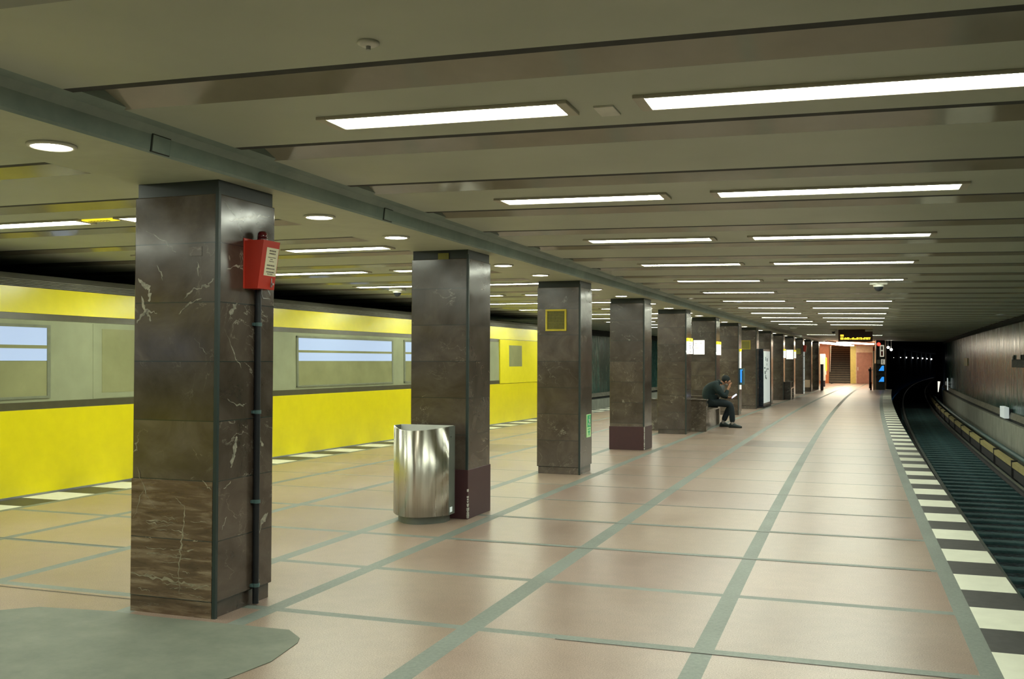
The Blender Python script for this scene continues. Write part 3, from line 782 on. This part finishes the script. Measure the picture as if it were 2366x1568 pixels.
# ------------------------------------------------------------------ advertising cabinet, ticket machine, posts
e = empty('advertising_cabinet', (-2.83, 35.9, 0), 'tall dark advertising cabinet with a lit poster on its side', 'cabinet', -.045)
m = MB(); m.box(-.12, .10, -.92, .92, .06, 2.04, bev=.015); m.build('case', 'kiosk_navy', e)
MB().box(-.16, .14, -.95, .95, 0, .06, bev=.01).build('base', 'black_plastic', e)
MB().box(.098, .112, -.85, .85, .16, 1.96, bev=.002).build('poster_panel', 'poster', e)
m = MB(); random.seed(9)
for q in range(9):
    y0 = random.uniform(-.8, .5); z0 = random.uniform(.9, 1.8); m.box(.111, .1135, y0, y0+random.uniform(.1, .35), z0, z0+random.uniform(.04, .14))
m.build('poster_print', 'cable_teal', e)
e = empty('ticket_machine', (-1.50, 66.0, 0), 'white ticket machine with a yellow edge at the far end of the platform', 'ticket machine')
MB().box(-.22, .12, -.35, .35, .38, 2.07, bev=.03).build('case', 'off_white', e)
MB().box(-.18, .10, -.30, .30, 0, .38).build('pedestal', 'bollard_dark', e)
m = MB(); m.box(.12, .20, -.28, .30, 1.0, 1.85, bev=.03); m.build('yellow_front', 'sign_yellow', e)
m = MB(); m.box(.12, .17, -.28, .3, .75, 1.02, bev=.02); m.build('tray', 'off_white', e)
e = empty('litter_post', (-1.39, 57.5, 0), 'slim dark litter post before the white ticket machine', 'litter bin')
MB().box(-.08, .08, -.09, .09, .05, 1.38, bev=.02).build('body', 'bollard_dark', e); MB().box(-.07, .07, -.08, .08, 0, .05).build('foot', 'red_dark', e); MB().box(-.085, .085, -.095, .095, 1.38, 1.45, bev=.02).build('lid', 'bollard_dark', e)
e = empty('help_post', (1.17, 59.2, 0), 'dark help post with a round head left of the monitor pillar', 'post')
m = MB(); m.cyl((-.03, 0, 1.16), (.03, 0, 1.16), .13, n=18); m.box(-.10, .06, -.05, .05, 1.06, 1.2, bev=.02); m.build('head', 'bollard_dark', e)
MB().box(-.065, .06, -.06, .06, .10, 1.1, bev=.015).build('body', 'bollard_dark', e); MB().box(-.02, .08, -.06, .06, 0, .45, bev=.01).build('foot', 'red_dark', e)
e = empty('pole', (1.36, 59.4, 0), 'pale vertical pole between the help post and monitor pillar', 'pole')
m = MB(); m.cyl((0, 0, 0), (0, 0, 2.48), .038, n=14); m.build('tube', 'off_white', e); MB().cyl((0, 0, 2.2), (0, 0, 2.42), .043, n=14).build('red_band', 'red_paint', e)
m = MB(); m.tube([(-.02, 0, 1.2), (-.12, 0, 1.08), (-.17, 0, 1.0)], .02, 8); m.build('arm', 'off_white', e)

# dispatch pillar with monitors at the platform end
e = empty('monitor_pillar', (1.75, 60.3, 0), 'dark pillar with two blue monitors at the platform end by the tunnel', 'pillar')
MB().box(-.25, .22, -.12, .45, 0, 2.86, bev=.01).build('shaft', 'cap_dark', e)
MB().box(-.34, -.24, -.10, .35, 0, 1.5, bev=.01).build('side_panel', 'door_trim', e)
for z0, z1 in ((1.02, 1.43), (.40, .80)):
    m = MB(); m.box(-.26, .23, -.30, -.12, z0, z1, bev=.02); mm = m.build('monitor', 'kiosk_navy', e)
    MB().box(-.20, .18, -.306, -.299, z0+.05, z1-.05).build('screen', 'kiosk_navy', mm)
    m = MB(); m.add([(-.12, -.309, z0+.06), (.17, -.309, z0+.06), (.17, -.309, z1-.06), (.06, -.309, z1-.06), (-.12, -.3075, z0+.06), (.17, -.3075, z0+.06), (.17, -.3075, z1-.06), (.06, -.3075, z1-.06)], [(0, 1, 2, 3), (4, 7, 6, 5), (0, 4, 5, 1), (1, 5, 6, 2), (2, 6, 7, 3), (3, 7, 4, 0)]); m.build('picture', 'screen_blue', mm)
m = MB(); m.box(-.04, .18, -.16, -.12, 1.88, 2.55, bev=.03); sg = m.build('sign_board', 'cream_fill_glow', e)
MB().box(.02, .12, -.165, -.158, 1.94, 2.2).build('red_mark', 'red_paint', sg)
MB().box(.01, .13, -.165, -.158, 2.27, 2.48).build('grey_mark', 'bin_inner', sg)
def text(body, size, mat, name, parent, loc, rot):
    cu = bpy.data.curves.new(name, 'FONT'); cu.body = body; cu.size = size; cu.extrude = .002; cu.align_x = 'CENTER'; cu.align_y = 'CENTER'
    tmp = bpy.data.objects.new(name, cu); COL.objects.link(tmp); bpy.context.view_layer.update()
    me = bpy.data.meshes.new_from_object(tmp.evaluated_get(bpy.context.evaluated_depsgraph_get())); bpy.data.objects.remove(tmp)
    me.name = name; me.materials.clear(); me.materials.append(MATS[mat]); o = bpy.data.objects.new(name, me); COL.objects.link(o); o.parent = parent; o.location = loc; o.rotation_euler = rot; return o
m = MB(); m.box(.02, .23, -.15, -.12, 1.45, 1.74, bev=.01); lp = m.build('letter_plate', 'cream_fill_glow', e)
text('E', .30, 'sign_ink', 'letter', lp, (.125, -.153, 1.59), (PI/2, 0, 0))
m = MB(); m.box(-.20, -.03, -.14, -.12, 1.48, 1.71, bev=.005); m.build('small_plate', 'bin_inner', e)
m = MB(); m.cyl((-.10, -.15, 2.6), (-.10, -.12, 2.6), .10, n=18); m.build('red_lens', 'signal_red', e)

# hanging amber train display
e = empty('train_display', (.26, 40.0, 2.85), 'hanging train display with amber text lines', 'display')
MB().box(-.62, .62, -.10, .10, -.48, -.02, bev=.02).build('case', 'led_case', e)
for s in (-.4, .4): MB().cyl((s, 0, -.03), (s, 0, .03), .02, n=10).build('hanger', 'steel_grey', e)
MB().box(-.56, .56, -.106, -.098, -.42, -.16).build('face', 'led_case', e)
m = MB(); random.seed(2); x = -.54
while x < .52:
    w = random.uniform(.014, .03); hh = random.choice((0, 0, .02, .035)); m.box(x, x+w, -.109, -.105, -.40, -.325-hh)
    if random.random() < .5: m.box(x, x+w+.02, -.109, -.105, -.34, -.325)
    x += w+random.choice((.012, .012, .03))
for x in (-.54, -.51, -.48, -.45): m.box(x, x+.02, -.109, -.105, -.285, -.215)
m.build('amber_text', 'led_amber', e)
MB().box(.35, .62, -.14, -.10, -.10, -.02, bev=.01).build('label_box', 'off_white', e)

# ------------------------------------------------------------------ far end: stair, walls, door, lights
ZC2 = 2.86
w = MB()
w.quad((.14, 76, 0), (.53, 76, 0), (.53, 76, ZC2), (.14, 76, ZC2), 1)
w.quad((.53, 76, 2.29), (1.9, 76, 2.29), (1.9, 76, ZC2), (.53, 76, ZC2), 2)
w.quad((.53, 76.01, 0), (2.0, 76.01, 0), (2.0, 76.01, 2.4), (.53, 76.01, 2.4), 2)
w.quad((.14, 76, 0), (.14, 86, 0), (.14, 86, 6), (.14, 76, 6), 0)
w.quad((-4.2, 74.5, 0), (-1.35, 76, 0), (-1.35, 76, ZC2), (-4.2, 74.5, ZC2), 0)
w.quad((-1.35, 76, 0), (-1.35, 86, 0), (-1.35, 86, 6), (-1.35, 76, 6), 3)
w.quad((-1.35, 86, 0), (.14, 86, 0), (.14, 86, 6.2), (-1.35, 86, 6.2), 0)
w.quad((-1.5, 75.9, 2.75), (2.2, 75.9, 2.75), (2.2, 75.9, 3.1), (-1.5, 75.9, 3.1), 0)
struct(w.build('wall_end', ['end_glow_orange', 'ochre_tile', 'stair_plaster', 'stair_plaster']))
w = MB(); w.quad((1.9, 61.6, 0), (1.9, 76, 0), (1.9, 76, 3.1), (1.9, 61.6, 3.1)); w.quad((1.9, 61.6, -1.3), (XE(61.6)-.3, 61.6, -1.3), (XE(61.6)-.3, 61.6, 3.1), (1.9, 61.6, 3.1)); struct(w.build('wall_end_right', 'stair_plaster'))
w = MB(); w.quad((-4.4, 61, 2.87), (2.2, 61, 2.87), (2.2, 76, 2.87), (-4.4, 76, 2.87)); w.quad((-4.4, 61, 0), (-4.4, 76, 0), (-4.4, 76, 2.87), (-4.4, 61, 2.87)); struct(w.build('ceiling_end', 'end_glow_orange'))
w = MB(); w.box(.56, 1.62, 75.94, 75.995, .01, 2.26, bev=.01); d1 = w.build('door_1', 'door_brown'); struct(d1)
MB().box(.64, .68, 75.90, 75.945, .95, 1.2, bev=.008).build('door_handle', 'off_white', d1)
w = MB(); w.box(.52, .57, 75.93, 76.0, 0, 2.30); w.box(.57, 1.66, 75.93, 76.0, 2.26, 2.31); struct(w.build('trim_1', 'door_trim'))
m = MB()
for i in range(24):
    y0 = 76.2+i*.30; m.box(-1.33, .13, y0, y0+.30, 0, .165*(i+1), 0); m.box(-1.33, .13, y0-.004, y0, .165*i, .165*(i+1)-.03, 1)
st = m.build('staircase', ['stair_stone', 'stair_riser']); st['kind'] = 'structure'
e = empty('handrail', (-1.27, 76.1, 0), 'metal handrail rising along the left wall of the far staircase', 'handrail')
m = MB(); m.tube([(0, -.1, .85), (0, .1, .95), (0, 7.2, 4.85)], .03, 8); m.build('rail', 'steel_grey', e)
for q in range(5): MB().cyl((-.08, .5+q*1.4, 1.15+q*.77), (0, .5+q*1.4, 1.17+q*.77), .012, n=6).build('bracket', 'steel_grey', e)
ld = bpy.data.lights.new('stair_fill_light', 'AREA'); ld.size = 1.0; ld.energy = 420; ld.color = (1, .62, .34)  # added warm light without a fixture, brightens the dark stairwell
lo = bpy.data.objects.new('stair_fill_light', ld); COL.objects.link(lo); lo.location = (-.6, 82, 5.9)
def tube_lamp(a, b, wd, label):
    a = Vector(a); b = Vector(b); L = (b-a).length; c = (a+b)/2
    e = empty('tube_light', c, label, 'light', math.atan2(b.y-a.y, b.x-a.x))
    MB().box(-L/2, L/2, -wd, wd, -.07, .0, bev=.01).build('diffuser', 'stair_lamp', e); MB().box(-L/2-.05, L/2+.05, -wd-.03, wd+.03, 0, .03).build('housing', 'lamp_frame', e)
tube_lamp((-1.5, 63.0, 2.78), (.12, 75.2, 2.78), .28, 'long bright luminaire running diagonally over the stair foot')
tube_lamp((-.40, 62.5, 2.78), (1.35, 68.6, 2.78), .28, 'long bright luminaire near the monitor pillar at the platform end')

# ------------------------------------------------------------------ right wall fittings, tunnel lamps
def on_wall(name, label, cat, y, z): return empty(name, (XE(y)+2.95, y, z), label, cat, -math.atan(.00083*max(0, y-6)))
e = on_wall('station_sign', 'dark lettered station sign on the right track wall at the picture edge', 'sign', 28.7, 1.61)
MB().box(-.03, 0, -2.2, 1.6, -.14, .06, bev=.004).build('board', 'shade_and_sign_dark', e)
m = MB(); random.seed(8)
for q in range(22):
    yq = 1.5-q*.165; hh = random.choice((.0, .0, .09, .12)); m.box(-.036, -.004, yq-.045, yq+.045, .05, .075+hh)
m.build('lettering', 'shade_and_sign_dark', e)
m = MB(); random.seed(4)
for q in range(60):
    yq = random.uniform(-2.1, 1.5); zq = random.uniform(-.11, .04); m.box(-.033, -.0295, yq-.018, yq+.018, zq-.009, zq+.009)
m.build('light_marks', 'wall_ledge', e)
e = on_wall('wall_plaque', 'small dark square plaque on the right track wall', 'plaque', 45.5, 1.61)
MB().box(-.03, 0, -.85, .85, -.16, .16, bev=.004).build('board', 'olive_frame', e)
e = on_wall('marker_board', 'tall narrow pale marker board at the far end of the right wall', 'marker', 57.5, .42); 
MB().box(-.16, -.13, -.30, .30, -.32, .32, bev=.005).build('board', 'poster', e); MB().box(-.13, 0, -.02, .02, -.03, .03).build('bracket', 'rail_side', e)
m = MB(); m.cyl((-.165, -.1, -.14), (-.158, -.1, -.14), .06, n=12); m.build('spot', 'black_plastic', e)
e = on_wall('junction_box', 'pale grey junction box on the ledge of the right wall', 'junction box', 30.6, .20)
MB().box(-.25, -.125, -.48, .48, -.14, .17, bev=.01).build('case', 'poster', e); MB().box(-.125, .0, -.2, .2, -.1, .1).build('bracket', 'rail_side', e)
def tl(px, py):
    """walk along the ray seen at a tunnel lamp until it meets the tunnel's outer wall"""
    d = w_+r_*((px-1183)/FPX)-u_*((py-784)/FPX); o = Vector((0, 0, HC)); t_ = 62
    while t_ < 230:
        p = o+d*(t_/d.y)
        if p.x <= XE(p.y)-.35+.12: return p
        t_ += .25
    return p
for i, (px, py, s) in enumerate(((2065, 826, .02), (2081, 825.5, .05), (2094.3, 825.7, .085), (2109, 826.3, .085), (2121, 827, .065), (2131.5, 827.6, .08), (2141.6, 828.4, .075), (2152, 829.4, .095))):
    p = tl(px, py)
    e = empty('tunnel_lamp', p, '%s white lamp from the left in the dark tunnel' % ordn(i), 'lamp', 0, 'lamps in the tunnel')
    q = p.y/230; m = MB(); m.lathe([(.0005, s*q*1.5)]+[(s*1.5*q*math.sin(a), s*1.5*q*math.cos(a)) for a in frange(.2, PI-.2, .3)]+[(.0005, -s*q*1.5)], n=12); m.build('bulb', 'tunnel_glow', e)
    MB().box(-.2, -.05, -.04, .04, -.04, .04).build('bracket', 'rail_side', e)
for i, (x, z, lab) in enumerate(((2.17, 2.42, 'left of two white lamps beside the monitor pillar'), (2.34, 2.30, 'right of two white lamps beside the monitor pillar'))):
    e = empty('tunnel_lamp', (x, 60.6+i*.2, z), lab, 'lamp')
    m = MB(); m.lathe([(.0005, .075)]+[(.075*math.sin(a), .075*math.cos(a)) for a in frange(.2, PI-.2, .3)]+[(.0005, -.075)], n=14); m.build('bulb', 'tunnel_glow', e); MB().cyl((0, 0, .06), (0, 0, 2.86-z), .015, n=8).build('hanger', 'steel_grey', e)
e = empty('signal_marker', (XE(66)+2.62, 66, -1.05), 'thin white marker stake beside the right track at the tunnel mouth', 'marker')
m = MB(); m.cyl((0, 0, 0), (0, 0, .85), .02, n=8); m.build('stake', 'rail_side', e); m = MB(); m.cyl((0, 0, .80), (.05, 0, 1.45), .02, .075, n=10); m.build('head', 'sign_white', e)

# ------------------------------------------------------------------ train
def XTr(y): return XL(y)-.03
ty = frange(-5.5, 29.5, .5)
e = empty('train', (-10.3, 8, -.9), 'yellow underground train at the left platform edge', 'train')
def tp(prof, mis, yy, name, mats, par):
    m = MB(); m.sweep(prof, lambda y: XTr(y)+10.3, yy, mis); m.v = [(x, y-8, z+.9) for x, y, z in m.v]; return m.build(name, mats, par)
prof = [(-.06, -.42), (.0, -.36), (.0, 1.01)]
body = MB()
body.sweep([(-.10, -.42), (.0, -.36), (.0, 1.01), (-.012, 1.012), (-.012, 1.10), (-.02, 1.102), (-.035, 2.07), (-.03, 2.075), (-.045, 2.15), (-.04, 2.152), (-.075, 2.46), (-.12, 2.465),
            (-.20, 2.56), (-.5, 2.66), (-1.15, 2.70), (-1.8, 2.66), (-2.1, 2.56), (-2.18, 2.46), (-2.3, 1.2), (-2.3, -.36), (-2.2, -.42), (-.10, -.42)],
           lambda y: XTr(y)+10.3, ty, [0, 0, 0, 1, 1, 2, 2, 1, 1, 3, 4, 4, 4, 4, 4, 4, 4, 3, 0, 0, 5])
for yy in (ty[0], ty[-1]):
    x = XTr(yy)+10.3
    body.add([(x-.10, yy, -.42), (x, yy, -.36), (x, yy, 1.1), (x-.035, yy, 2.07), (x-.12, yy, 2.46), (x-.5, yy, 2.66), (x-1.15, yy, 2.7), (x-1.8, yy, 2.66), (x-2.18, yy, 2.46), (x-2.3, yy, 1.2), (x-2.3, yy, -.36), (x-2.2, yy, -.42)], [tuple(range(12))], 0)
body.v = [(x, y-8, z+.9) for x, y, z in body.v]
bo = body.build('body', ['train_yellow', 'train_dark', 'train_band', 'train_yellow_light', 'train_roof', 'train_black'], e)
# ribs on the roof edge
m = MB()
for q in range(5): m.sweep([(-.118-.016*q, 2.470+.019*q), (-.106-.016*q, 2.474+.019*q), (-.112-.016*q, 2.484+.019*q), (-.130-.016*q, 2.484+.019*q)], lambda y: XTr(y)+10.3, ty, 0)
m.v = [(x, y-8, z+.9) for x, y, z in m.v]; m.build('roof_ribs', 'train_roof', e)
# cab end: full-height yellow side
def side(y0, y1, z0, z1, d0, d1, mi, mm):
    yy = frange(y0, y1, .4)
    def sl_(z): return -.02-.015*(z-1.10)/.97
    mm.sweep([(sl_(z0)+d0, z0), (sl_(z0)+d1, z0), (sl_(z1)+d1, z1), (sl_(z1)+d0, z1)], lambda y: XTr(y)+10.3, yy, mi)
    for yq in (y0, y1):
        x = XTr(yq)+10.3; mm.add([(x+sl_(z0)+d0, yq, z0), (x+sl_(z0)+d1, yq, z0), (x+sl_(z1)+d1, yq, z1), (x+sl_(z1)+d0, yq, z1)], [(0, 1, 2, 3)], mi)
def fin(mm, name, mats, par):
    mm.v = [(x, y-8, z+.9) for x, y, z in mm.v]; return mm.build(name, mats, par)
mm = MB(); side(23.6, 29.4, 1.02, 2.14, 0, .03, 0, mm); cab = fin(mm, 'cab_side', 'train_yellow_light', e)
mm = MB(); side(24.2, 25.1, 1.45, 2.0, .028, .034, 0, mm); fin(mm, 'cab_window', 'train_glass', cab)
# windows: grey-green lower glass, bluish lit upper glass split by a rail
for (a, b) in ((-4.8, -3.2), (-1.6, 1.6), (2.2, 3.1), (6.15, 9.5), (14.73, 18.09), (18.55, 19.35)):
    mm = MB()
    for (p, q, z0, z1) in ((a, b, 1.985, 2.02), (a, a+.05, 1.14, 2.02), (b-.05, b, 1.14, 2.02), (a, b, 1.14, 1.17)): side(p, q, z0, z1, 0, .016, 0, mm)
    wf = fin(mm, 'window_frame', 'train_frame', e)
    mm = MB(); side(a+.05, b-.05, 1.17, 1.585, 0, .008, 0, mm); fin(mm, 'lower_pane', 'train_glass', wf)
    mm = MB(); side(a+.05, b-.05, 1.59, 1.985, 0, .008, 0, mm); fin(mm, 'lit_pane', 'train_window', wf)
    mm = MB(); side(a+.05, b-.05, 1.735, 1.775, 0, .013, 0, mm); fin(mm, 'transom', 'train_glass', wf)
# sliding doors
for (a, b) in ((3.55, 5.2), (10.2, 11.9), (12.4, 14.1), (20.1, 21.7)):
    mm = MB(); c = (a+b)/2
    side(a, c-.006, 1.11, 2.06, 0, .006, 0, mm); side(c+.006, b, 1.11, 2.06, 0, .006, 0, mm); dr = fin(mm, 'door', 'train_band', e)
    mm = MB(); side(a+.15, c-.12, 1.18, 2.0, .005, .010, 0, mm); side(c+.12, b-.15, 1.18, 2.0, .005, .010, 0, mm); fin(mm, 'door_pane', 'train_glass', dr)
for yy in (-3.2, 2.2, 10.5, 16.5, 22.5, 27):
    x = XL(yy)+10.3; mm = MB()
    for s in (-.68, -2.12):
        for q in (-.9, .9): mm.cyl((x+s-.06, yy+q-8, .42), (x+s+.06, yy+q-8, .42), .42, n=24)
    mm.box(x-2.0, x-.8, yy-1.3-8, yy+1.3-8, .3, .52); mm.build('bogie', 'train_black', e)
# yellow light sill along the platform side
m = MB(); m.sweep([(.0, -.02), (.018, -.02), (.018, .02), (0, .02)], lambda y: XTr(y)+10.3, ty, 0); m.v = [(x, y-8, z+.9) for x, y, z in m.v]; m.build('step_rail', 'steel_grey', e)

# ------------------------------------------------------------------ person
def skinned(name, chains, mat, parent, sub=2, root=0, extra=None):
    verts = []; edges = []; rad = []; idx = {}
    def vid(p):
        key = tuple(round(q, 4) for q in p[:3])
        if key not in idx: idx[key] = len(verts); verts.append(key); rad.append(p[3] if len(p) == 4 else (p[3], p[4]))
        return idx[key]
    for ch in chains:
        for a, b in zip(ch[:-1], ch[1:]): edges.append((vid(a), vid(b)))
    me = bpy.data.meshes.new(name); me.from_pydata(verts, edges, []); o = bpy.data.objects.new(name, me); COL.objects.link(o)
    md = o.modifiers.new('skin', 'SKIN'); md.use_smooth_shade = True
    for sv, r in zip(me.skin_vertices[0].data, rad): sv.radius = (r, r) if not isinstance(r, tuple) else r
    me.skin_vertices[0].data[root].use_root = True
    s = o.modifiers.new('sub', 'SUBSURF'); s.levels = sub; s.render_levels = sub
    bpy.context.view_layer.update()
    m2 = bpy.data.meshes.new_from_object(o.evaluated_get(bpy.context.evaluated_depsgraph_get())); bpy.data.objects.remove(o)
    m2.name = name
    m2.materials.clear(); m2.materials.append(MATS[mat])
    for p in m2.polygons: p.use_smooth = True; p.material_index = 0
    o = bpy.data.objects.new(name, m2); COL.objects.link(o); o.parent = parent
    return o
PX, PY = -3.16, 24.55
per = empty('person', (PX, PY, 0), 'person in dark jacket and cap sitting bent forward on the marble bench', 'person')
# local axes: +x faces the track, -y is towards the camera; z from the floor
hip = (0, 0, .615); waist = (-.05, 0, .76); chest = (.08, 0, .97); neck0 = (.20, 0, 1.07); neck1 = (.27, 0, 1.105)
shR = (.10, -.19, 1.02); elR = (.32, -.20, .735); wrR = (.392, -.125, .945); 
shL = (.10, .19, 1.02); elL = (.20, .24, .74); wrL = (.40, .13, .715)
hpR = (.02, -.09, .585); knR = (.46, -.15, .555); anR = (.50, -.16, .11)
hpL = (.02, .09, .585); knL = (.43, .14, .55); anL = (.24, .15, .115)
H0 = (.33, 0, 1.15)
def c4(p, r): return (*p, r)
head = [c4(neck1, .058), (.315, 0, 1.125, .085), (.345, 0, 1.13, .092), (.385, 0, 1.115, .075), (.41, 0, 1.07, .045)]
def hand(wr, d, up, side_, curl, lab=None):
    """five-fingered hand: palm chain from the wrist along d, thumb on side_"""
    wr = Vector(wr); d = Vector(d).normalized(); up = Vector(up).normalized(); s = d.cross(up).normalized()*side_
    ch = []
    palm = [tuple(wr)+(.026,), tuple(wr+d*.035)+(.031,), tuple(wr+d*.075)+(.033,)]
    ch.append(palm)
    base = wr+d*.075
    for i, (o_, L) in enumerate(((-.030, .075), (-.010, .085), (.010, .080), (.030, .062))):
        k0 = base+s*o_*.9; a = base+s*o_+d*.03; b = a+(d-up*curl*.5).normalized()*L*.45; c = b+(d-up*curl*1.2).normalized()*L*.4
        ch.append([tuple(wr+d*.075)+(.033,), tuple(a)+(.0105,), tuple(b)+(.0095,), tuple(c)+(.008,)])
    a = wr+d*.03-s*.036; b = a+(d*.6-s*.6-up*.3*curl).normalized()*.04; c = b+(d*.9-s*.2-up*.4*curl).normalized()*.03
    ch.append([tuple(wr+d*.035)+(.031,), tuple(a)+(.014,), tuple(b)+(.011,), tuple(c)+(.009,)])
    return ch
body_ch = [[c4(hip, .10), c4(waist, .12), c4(chest, .13), c4(neck0, .075), c4(neck1, .058)], head,
           [c4(chest, .13), c4(shR, .05), c4(elR, .04), c4(wrR, .026)], [c4(chest, .13), c4(shL, .05), c4(elL, .04), c4(wrL, .026)],
           [c4(hip, .10), c4(hpR, .075), c4(knR, .052), c4(anR, .036), (.57, -.17, .05, .026)], [c4(hip, .10), c4(hpL, .075), c4(knL, .052), c4(anL, .036), (.31, .16, .05, .026)]]
body_ch += hand(wrR, (.42, .22, .88), (-.85, .25, .45), 1, .2)
body_ch += hand(wrL, (.95, -.25, .10), (0, 0, 1), -1, -.5)
bd = skinned('body', body_ch, 'skin', per, 2)
# face: nose, eyes, brow, ears as part of the figure's head
fc = MB()
hc_ = Vector((.37, 0, 1.10)); fd = Vector((.62, 0, -.72)).normalized(); fu = Vector((.72, 0, .62)).normalized()
def ball(mb, c, r, sc=(1, 1, 1), mi=0):
    bm = bmesh.new(); bmesh.ops.create_icosphere(bm, subdivisions=3, radius=r)
    X = Matrix((fd, Vector((0, 1, 0)), fu)).transposed().to_4x4(); X.translation = c
    mb.bm(bm, mi, X @ Matrix.Diagonal((*sc, 1)), True)
ball(fc, hc_+fd*.055-fu*.005, .020, (1.2, .6, 1.5)); 
for s in (-1, 1):
    ball(fc, Vector((.335, s*.088, 1.115)), .025, (.8, .35, 1.2))
fc.build('nose_and_ears', 'skin', per)
fc = MB()
for s in (-1, 1): ball(fc, hc_+fd*.042+fu*.025+Vector((0, s*.034, 0)), .012, (.6, 1, .7))
fc.build('eyes', 'black_plastic', per)
bt = MB(); ball(bt, hc_+fd*.020-fu*.058, .046, (.95, 1.15, .8)); bt.build('beard', 'beard_grey', per)
cp = MB(); ball(cp, Vector((.322, 0, 1.168)), .108, (1.0, .98, .95)); cp.build('cap', 'cloth_hair', per)
j = MB()
jk = skinned('jacket', [[(.09, 0, .63, .15), (.02, 0, .665, .19), (-.09, 0, .765, .222), (-.06, 0, .88, .222), (.05, 0, .985, .20), (.165, 0, 1.06, .125), (.215, 0, 1.09, .088)],
    [(.05, 0, .985, .20), (.10, -.20, 1.015, .095), (.215, -.228, .86, .088), (.322, -.20, .745, .076), (.362, -.155, .85, .062), (.386, -.130, .925, .044)],
    [(.05, 0, .985, .20), (.10, .20, 1.015, .095), (.16, .235, .86, .088), (.20, .24, .75, .066), (.30, .185, .735, .055), (.375, .14, .725, .044)]], 'cloth_jacket', per, 2)
skinned('shirt', [[(.10, 0, .74, .11), (.17, 0, .86, .12), (.215, 0, .98, .11), (.245, 0, 1.05, .07)]], 'shirt_grey', per, 2)
cl = skinned('collar', [[(.18, -.07, 1.10, .03), (.13, 0, 1.145, .032), (.18, .07, 1.10, .03)], [(.18, -.07, 1.10, .03), (.25, -.06, 1.05, .026)], [(.18, .07, 1.10, .03), (.25, .06, 1.05, .026)]], 'cloth_jacket', per, 1)
skinned('trousers', [[(-.04, 0, .615, .13), (.02, -.09, .60, .105), (.25, -.13, .59, .098), (.46, -.15, .555, .084), (.48, -.155, .40, .080), (.492, -.16, .25, .074), (.50, -.16, .105, .072)],
    [(-.04, 0, .615, .13), (.02, .09, .60, .105), (.24, .12, .59, .098), (.43, .14, .55, .084), (.36, .145, .40, .080), (.29, .15, .25, .074), (.245, .15, .125, .072)]], 'cloth_trousers', per, 2)
for (ax, ay, dx, nm) in ((.50, -.16, .98, 'near'), (.24, .15, .97, 'far')):
    sh = MB(); d = Vector((dx, -.15, 0)).normalized(); n_ = Vector((-d.y, d.x, 0))
    sec = [(-.088, .034, .055), (-.055, .046, .105), (.0, .050, .122), (.06, .047, .098), (.12, .050, .066), (.19, .045, .050), (.228, .024, .032)]
    vs = []; N = 14
    for (t_, w, h) in sec:
        c = Vector((ax, ay, 0))+d*t_
        for i in range(N):
            a = 2*PI*i/N; ww = w*math.cos(a); hh = max(0, math.sin(a))*h if math.sin(a) > 0 else math.sin(a)*.012
            vs.append(c+n_*ww+Vector((0, 0, .012+hh)))
    fs = [(i*N+q, i*N+(q+1) % N, (i+1)*N+(q+1) % N, (i+1)*N+q) for i in range(len(sec)-1) for q in range(N)]+[tuple(range(N)), tuple(range((len(sec)-1)*N, len(sec)*N))]
    sh.add(vs, fs, 0, True); sh.build('shoe', 'shoe_leather', per)
    sk = MB(); sk.cyl((ax-.005, ay, .08), (ax+(.0 if nm == 'near' else .02), ay, .20), .044, .05, 14); sk.build('sock', 'sock', per)
# phone resting in the left hand
ph = empty('phone', (PX+.515, PY+.085, .755), 'lit phone held above the knee by the seated person', 'phone')
Q = Matrix.Rotation(-.62, 4, 'Y') @ Matrix.Rotation(.55, 4, 'X')
MB().box(-.078, .078, -.038, .038, -.005, .004, 0, .003, Q).build('case', 'black_plastic', ph)
MB().box(-.072, .072, -.034, .034, .0035, .006, 0, 0, Q).build('screen', 'phone_screen', ph)

# ------------------------------------------------------------------ world and view
wd = bpy.data.worlds.new('world'); SC.world = wd; wd.use_nodes = True
bg = wd.node_tree.nodes['Background']; bg.inputs[0].default_value = (.002, .008, .018, 1); bg.inputs[1].default_value = 1.0
SC.view_settings.view_transform = 'Standard'; SC.view_settings.look = 'None'; SC.view_settings.gamma = 1.0
SC.view_settings.exposure = 0.2
